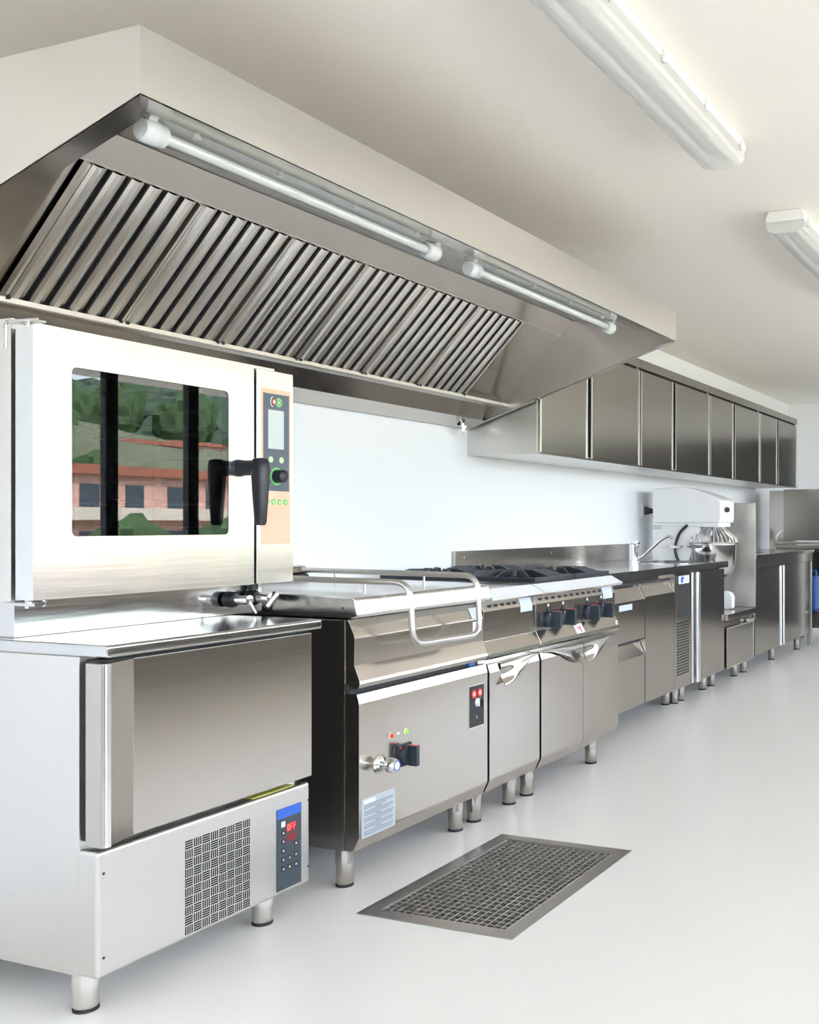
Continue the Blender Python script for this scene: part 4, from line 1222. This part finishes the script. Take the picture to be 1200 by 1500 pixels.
# ------------------------------------------------------------------ ceiling light fittings
for k, (y0, y1) in enumerate(((1.880, 3.455), (4.300, 5.875))):
    cl = thing('ceiling_light', ['long white ceiling light fitting alongside the hood, the one nearer the oven',
                                 'long white ceiling light fitting nearer the far wall and wall cabinets'][k], 'ceiling light', (1.845, (y0 + y1) / 2, 2.41), 'ceiling lights')
    xc = 1.845
    zt = RH
    hw = 0.088

    def sect(x_, lo, hi):
        return [(x_ - hw, hi), (x_ - hw, lo + 0.02), (x_ - hw + 0.02, lo), (x_ + hw - 0.02, lo), (x_ + hw, lo + 0.02), (x_ + hw, hi)]
    MB().prism([(xc - hw + 0.012, zt), (xc - hw, zt - 0.030), (xc - hw, zt - 0.048), (xc + hw, zt - 0.048), (xc + hw, zt - 0.030), (xc + hw - 0.012, zt)], y0, y1).build('tray', 'plastic_white', cl, 0.006, 3)
    d = [(xc - hw + 0.002, zt - 0.048)]
    for i in range(13):
        t = i / 12
        a = PI * (1 + t)
        d.append((xc + (hw - 0.004) * math.copysign(abs(math.cos(a)) ** 0.55, math.cos(a)), zt - 0.052 - 0.047 * abs(math.sin(a)) ** 0.6))
    d.append((xc + hw - 0.002, zt - 0.048))
    MB().prism(d, y0 + 0.004, y1 - 0.004).build('diffuser', 'diffuser_clear', cl, sharp=50)
    for s_ in (-0.040, 0.040):
        MB().tube([(xc + s_, y0 + 0.06, zt - 0.074), (xc + s_, y1 - 0.06, zt - 0.074)], 0.013, 14).build('lamp_tube', 'plastic_white', cl)
        for y in (y0 + 0.035, y1 - 0.06):
            MB().box(xc + s_ - 0.017, xc + s_ + 0.017, y, y + 0.025, zt - 0.090, zt - 0.05).build('lamp_holder', 'plastic_white', cl, 0.003)
    MB().prism([(xc - 0.062, zt - 0.050), (xc - 0.012, zt - 0.060), (xc + 0.012, zt - 0.060), (xc + 0.062, zt - 0.050)], y0 + 0.03, y1 - 0.03).build('reflector', 'plastic_white', cl)
    for s_ in (-1, 1):
        for t in (0.04, 0.27, 0.5, 0.73, 0.96):
            y = y0 + (y1 - y0) * t
            MB().box(xc + s_ * hw - 0.004, xc + s_ * hw + 0.004, y - 0.010, y + 0.010, zt - 0.064, zt - 0.030).build('clip', 'plastic_grey', cl, 0.002)

# ------------------------------------------------------------------ the hillside outside the windows
struct(MB().box(RX + 0.25, 14, -16, 26, -0.30, -0.06).build('terrace', 'terrace', center=(RX, 0, -0.06)))
struct(MB().box(-14, RX + 0.25, -16, RY0 - 0.2, -0.30, -0.06).build('terrace_yard', 'terrace', center=(0, RY0, -0.06)))
hb = bmesh.new()
nxh, nyh = 60, 90
grid = []
for i in range(nxh + 1):
    row = []
    for j in range(nyh + 1):
        x = 14 + 300 * (i / nxh) ** 1.4
        y = -160 + 560 * j / nyh
        d_ = x - 14
        if d_ < 55:
            z = -5.0 + 0.02 * d_
        else:
            q = d_ - 55
            z = -3.9 + q * 0.13 + 24 * (1 - math.exp(-q / 120)) + 3.5 * math.sin(x * 0.045 + y * 0.02) * min(1, q / 40)
            z += 5 * math.sin(y * 0.021 + 1.2) * min(1, q / 60)
        v_ = min(1, max(0, (y / x - 0.38) / 0.30))           # valley opening added here so more bright sky lights the wall
        z = -4.6 + (z + 4.6) * v_ * v_ * (3 - 2 * v_) if d_ > 55 else z
        z += random.uniform(-0.35, 0.35) * min(1, max(0, d_ - 20) / 40) * (8 if d_ > 130 and y / x > 0.6 else 1)
        row.append(hb.verts.new((x, y, z)))
    grid.append(row)
for i in range(nxh):
    for j in range(nyh):
        f = hb.faces.new((grid[i][j], grid[i + 1][j], grid[i + 1][j + 1], grid[i][j + 1]))
        f.smooth = True
        x = grid[i][j].co.x
        f.material_index = 1 if x < 150 else 0
hm = bpy.data.meshes.new('hillside')
hb.to_mesh(hm)
hb.free()
hm.materials.append(M['hill_forest'])
hm.materials.append(M['meadow'])
ho = bpy.data.objects.new('hillside', hm)
COL.objects.link(ho)
struct(ho)


struct(MB().box(14, 1600, -1500, 1500, -9.0, -7.5).build('valley_floor', 'meadow', center=(14, 0, -7.5)))


def house(x, y, z, w, dpt, floors, m, label, nwin):
    t = thing('apartment_house', label, 'house', (x, y, z))
    hgt = floors * 3.0
    MB().box(x, x + dpt, y - w / 2, y + w / 2, z, z + hgt).build('wall', m, t)
    MB().prism([(y - w / 2 - 0.5, z + hgt), (y + w / 2 + 0.5, z + hgt), (y + w / 2 - 1.5, z + hgt + 0.6), (y - w / 2 + 1.5, z + hgt + 0.6)], x - 0.5, x + dpt + 0.5, 'x').build('roof', 'roof_tile', t)
    wsrc = None
    for fl_ in range(floors):
        MB().box(x - 1.0, x, y - w / 2 + 0.6, y + w / 2 - 0.6, z + fl_ * 3.0 + 0.1, z + fl_ * 3.0 + 0.9).build('balcony', 'plaster_cream', t)
        for i in range(nwin):
            yy = y - w / 2 + w * (i + 0.5) / nwin
            if wsrc is None:
                wsrc = MB().box(x - 0.05, x + 0.02, yy - 0.7, yy + 0.7, z + 0.9, z + 2.4).build('window', 'house_glass', t)
                wc0 = (x - 0.015, 0, 0.9)
            else:
                inst(wsrc, t, (x - 0.015, yy, z + fl_ * 3.0 + 0.9))


house(56, 50, -4.7, 30, 10, 3, 'plaster_pink', 'long pink three storey apartment house with balconies outside the windows', 9)
house(118, 108, 6.2, 14, 9, 2, 'plaster_cream', 'cream house high on the green hillside', 4)
house(132, 128, 8.0, 12, 9, 2, 'plaster_pink', 'pink house high on the green hillside', 4)


def blob(c, r, seed):
    rnd = random.Random(seed)
    bm = bmesh.new()
    bmesh.ops.create_icosphere(bm, subdivisions=3, radius=1.0)
    for v in bm.verts:
        k = 1 + rnd.uniform(-0.16, 0.16)
        v.co = Vector((v.co.x * r, v.co.y * r, v.co.z * r * 1.15)) * k
    me = bpy.data.meshes.new('crown')
    bm.to_mesh(me)
    bm.free()
    me.materials.append(M['leaves'])
    return me


crown = blob((0, 0, 0), 2.2, 3)
tree_spots = [(46, 41, -4.6, 'round leafy green tree before the near end of the pink apartment house'),
              (44, 46, -4.6, 'round leafy green tree before the far end of the pink apartment house'),
              (104, 86, 3.4, 'leafy green tree on the meadow slope below the cream house'),
              (100, 104, 3.6, 'leafy green tree on the meadow slope below the pink hill house')]
for k, (x, y, z, lab) in enumerate(tree_spots):
    t = thing('tree', lab, 'tree', (x, y, z), 'trees outside the windows')
    MB().cyl((x, y, z), (x, y, z + 2.2), 0.25, 0.18, 10).build('trunk', 'bark', t)
    co = bpy.data.objects.new('crown', crown)
    COL.objects.link(co)
    place(co, (x, y, z + 3.6), t)

for k, (x, y, z) in enumerate([(150, 118, 15), (156, 132, 16), (148, 140, 15), (164, 124, 19), (170, 146, 20), (160, 154, 18), (176, 134, 22), (152, 164, 16), (112, 84, 7), (126, 96, 9)]):
    t = thing('tree', 'dark green tree in the wood on the hillside outside', 'tree', (x, y, z - 2), 'trees of the hillside wood')
    MB().cyl((x, y, z - 2), (x, y, z + 2.2), 0.4, 0.3, 8).build('trunk', 'bark', t)
    co = bpy.data.objects.new('crown', crown)
    COL.objects.link(co)
    place(co, (x, y, z + 4.0), t)
    co.scale = (2.0, 2.0, 2.2)
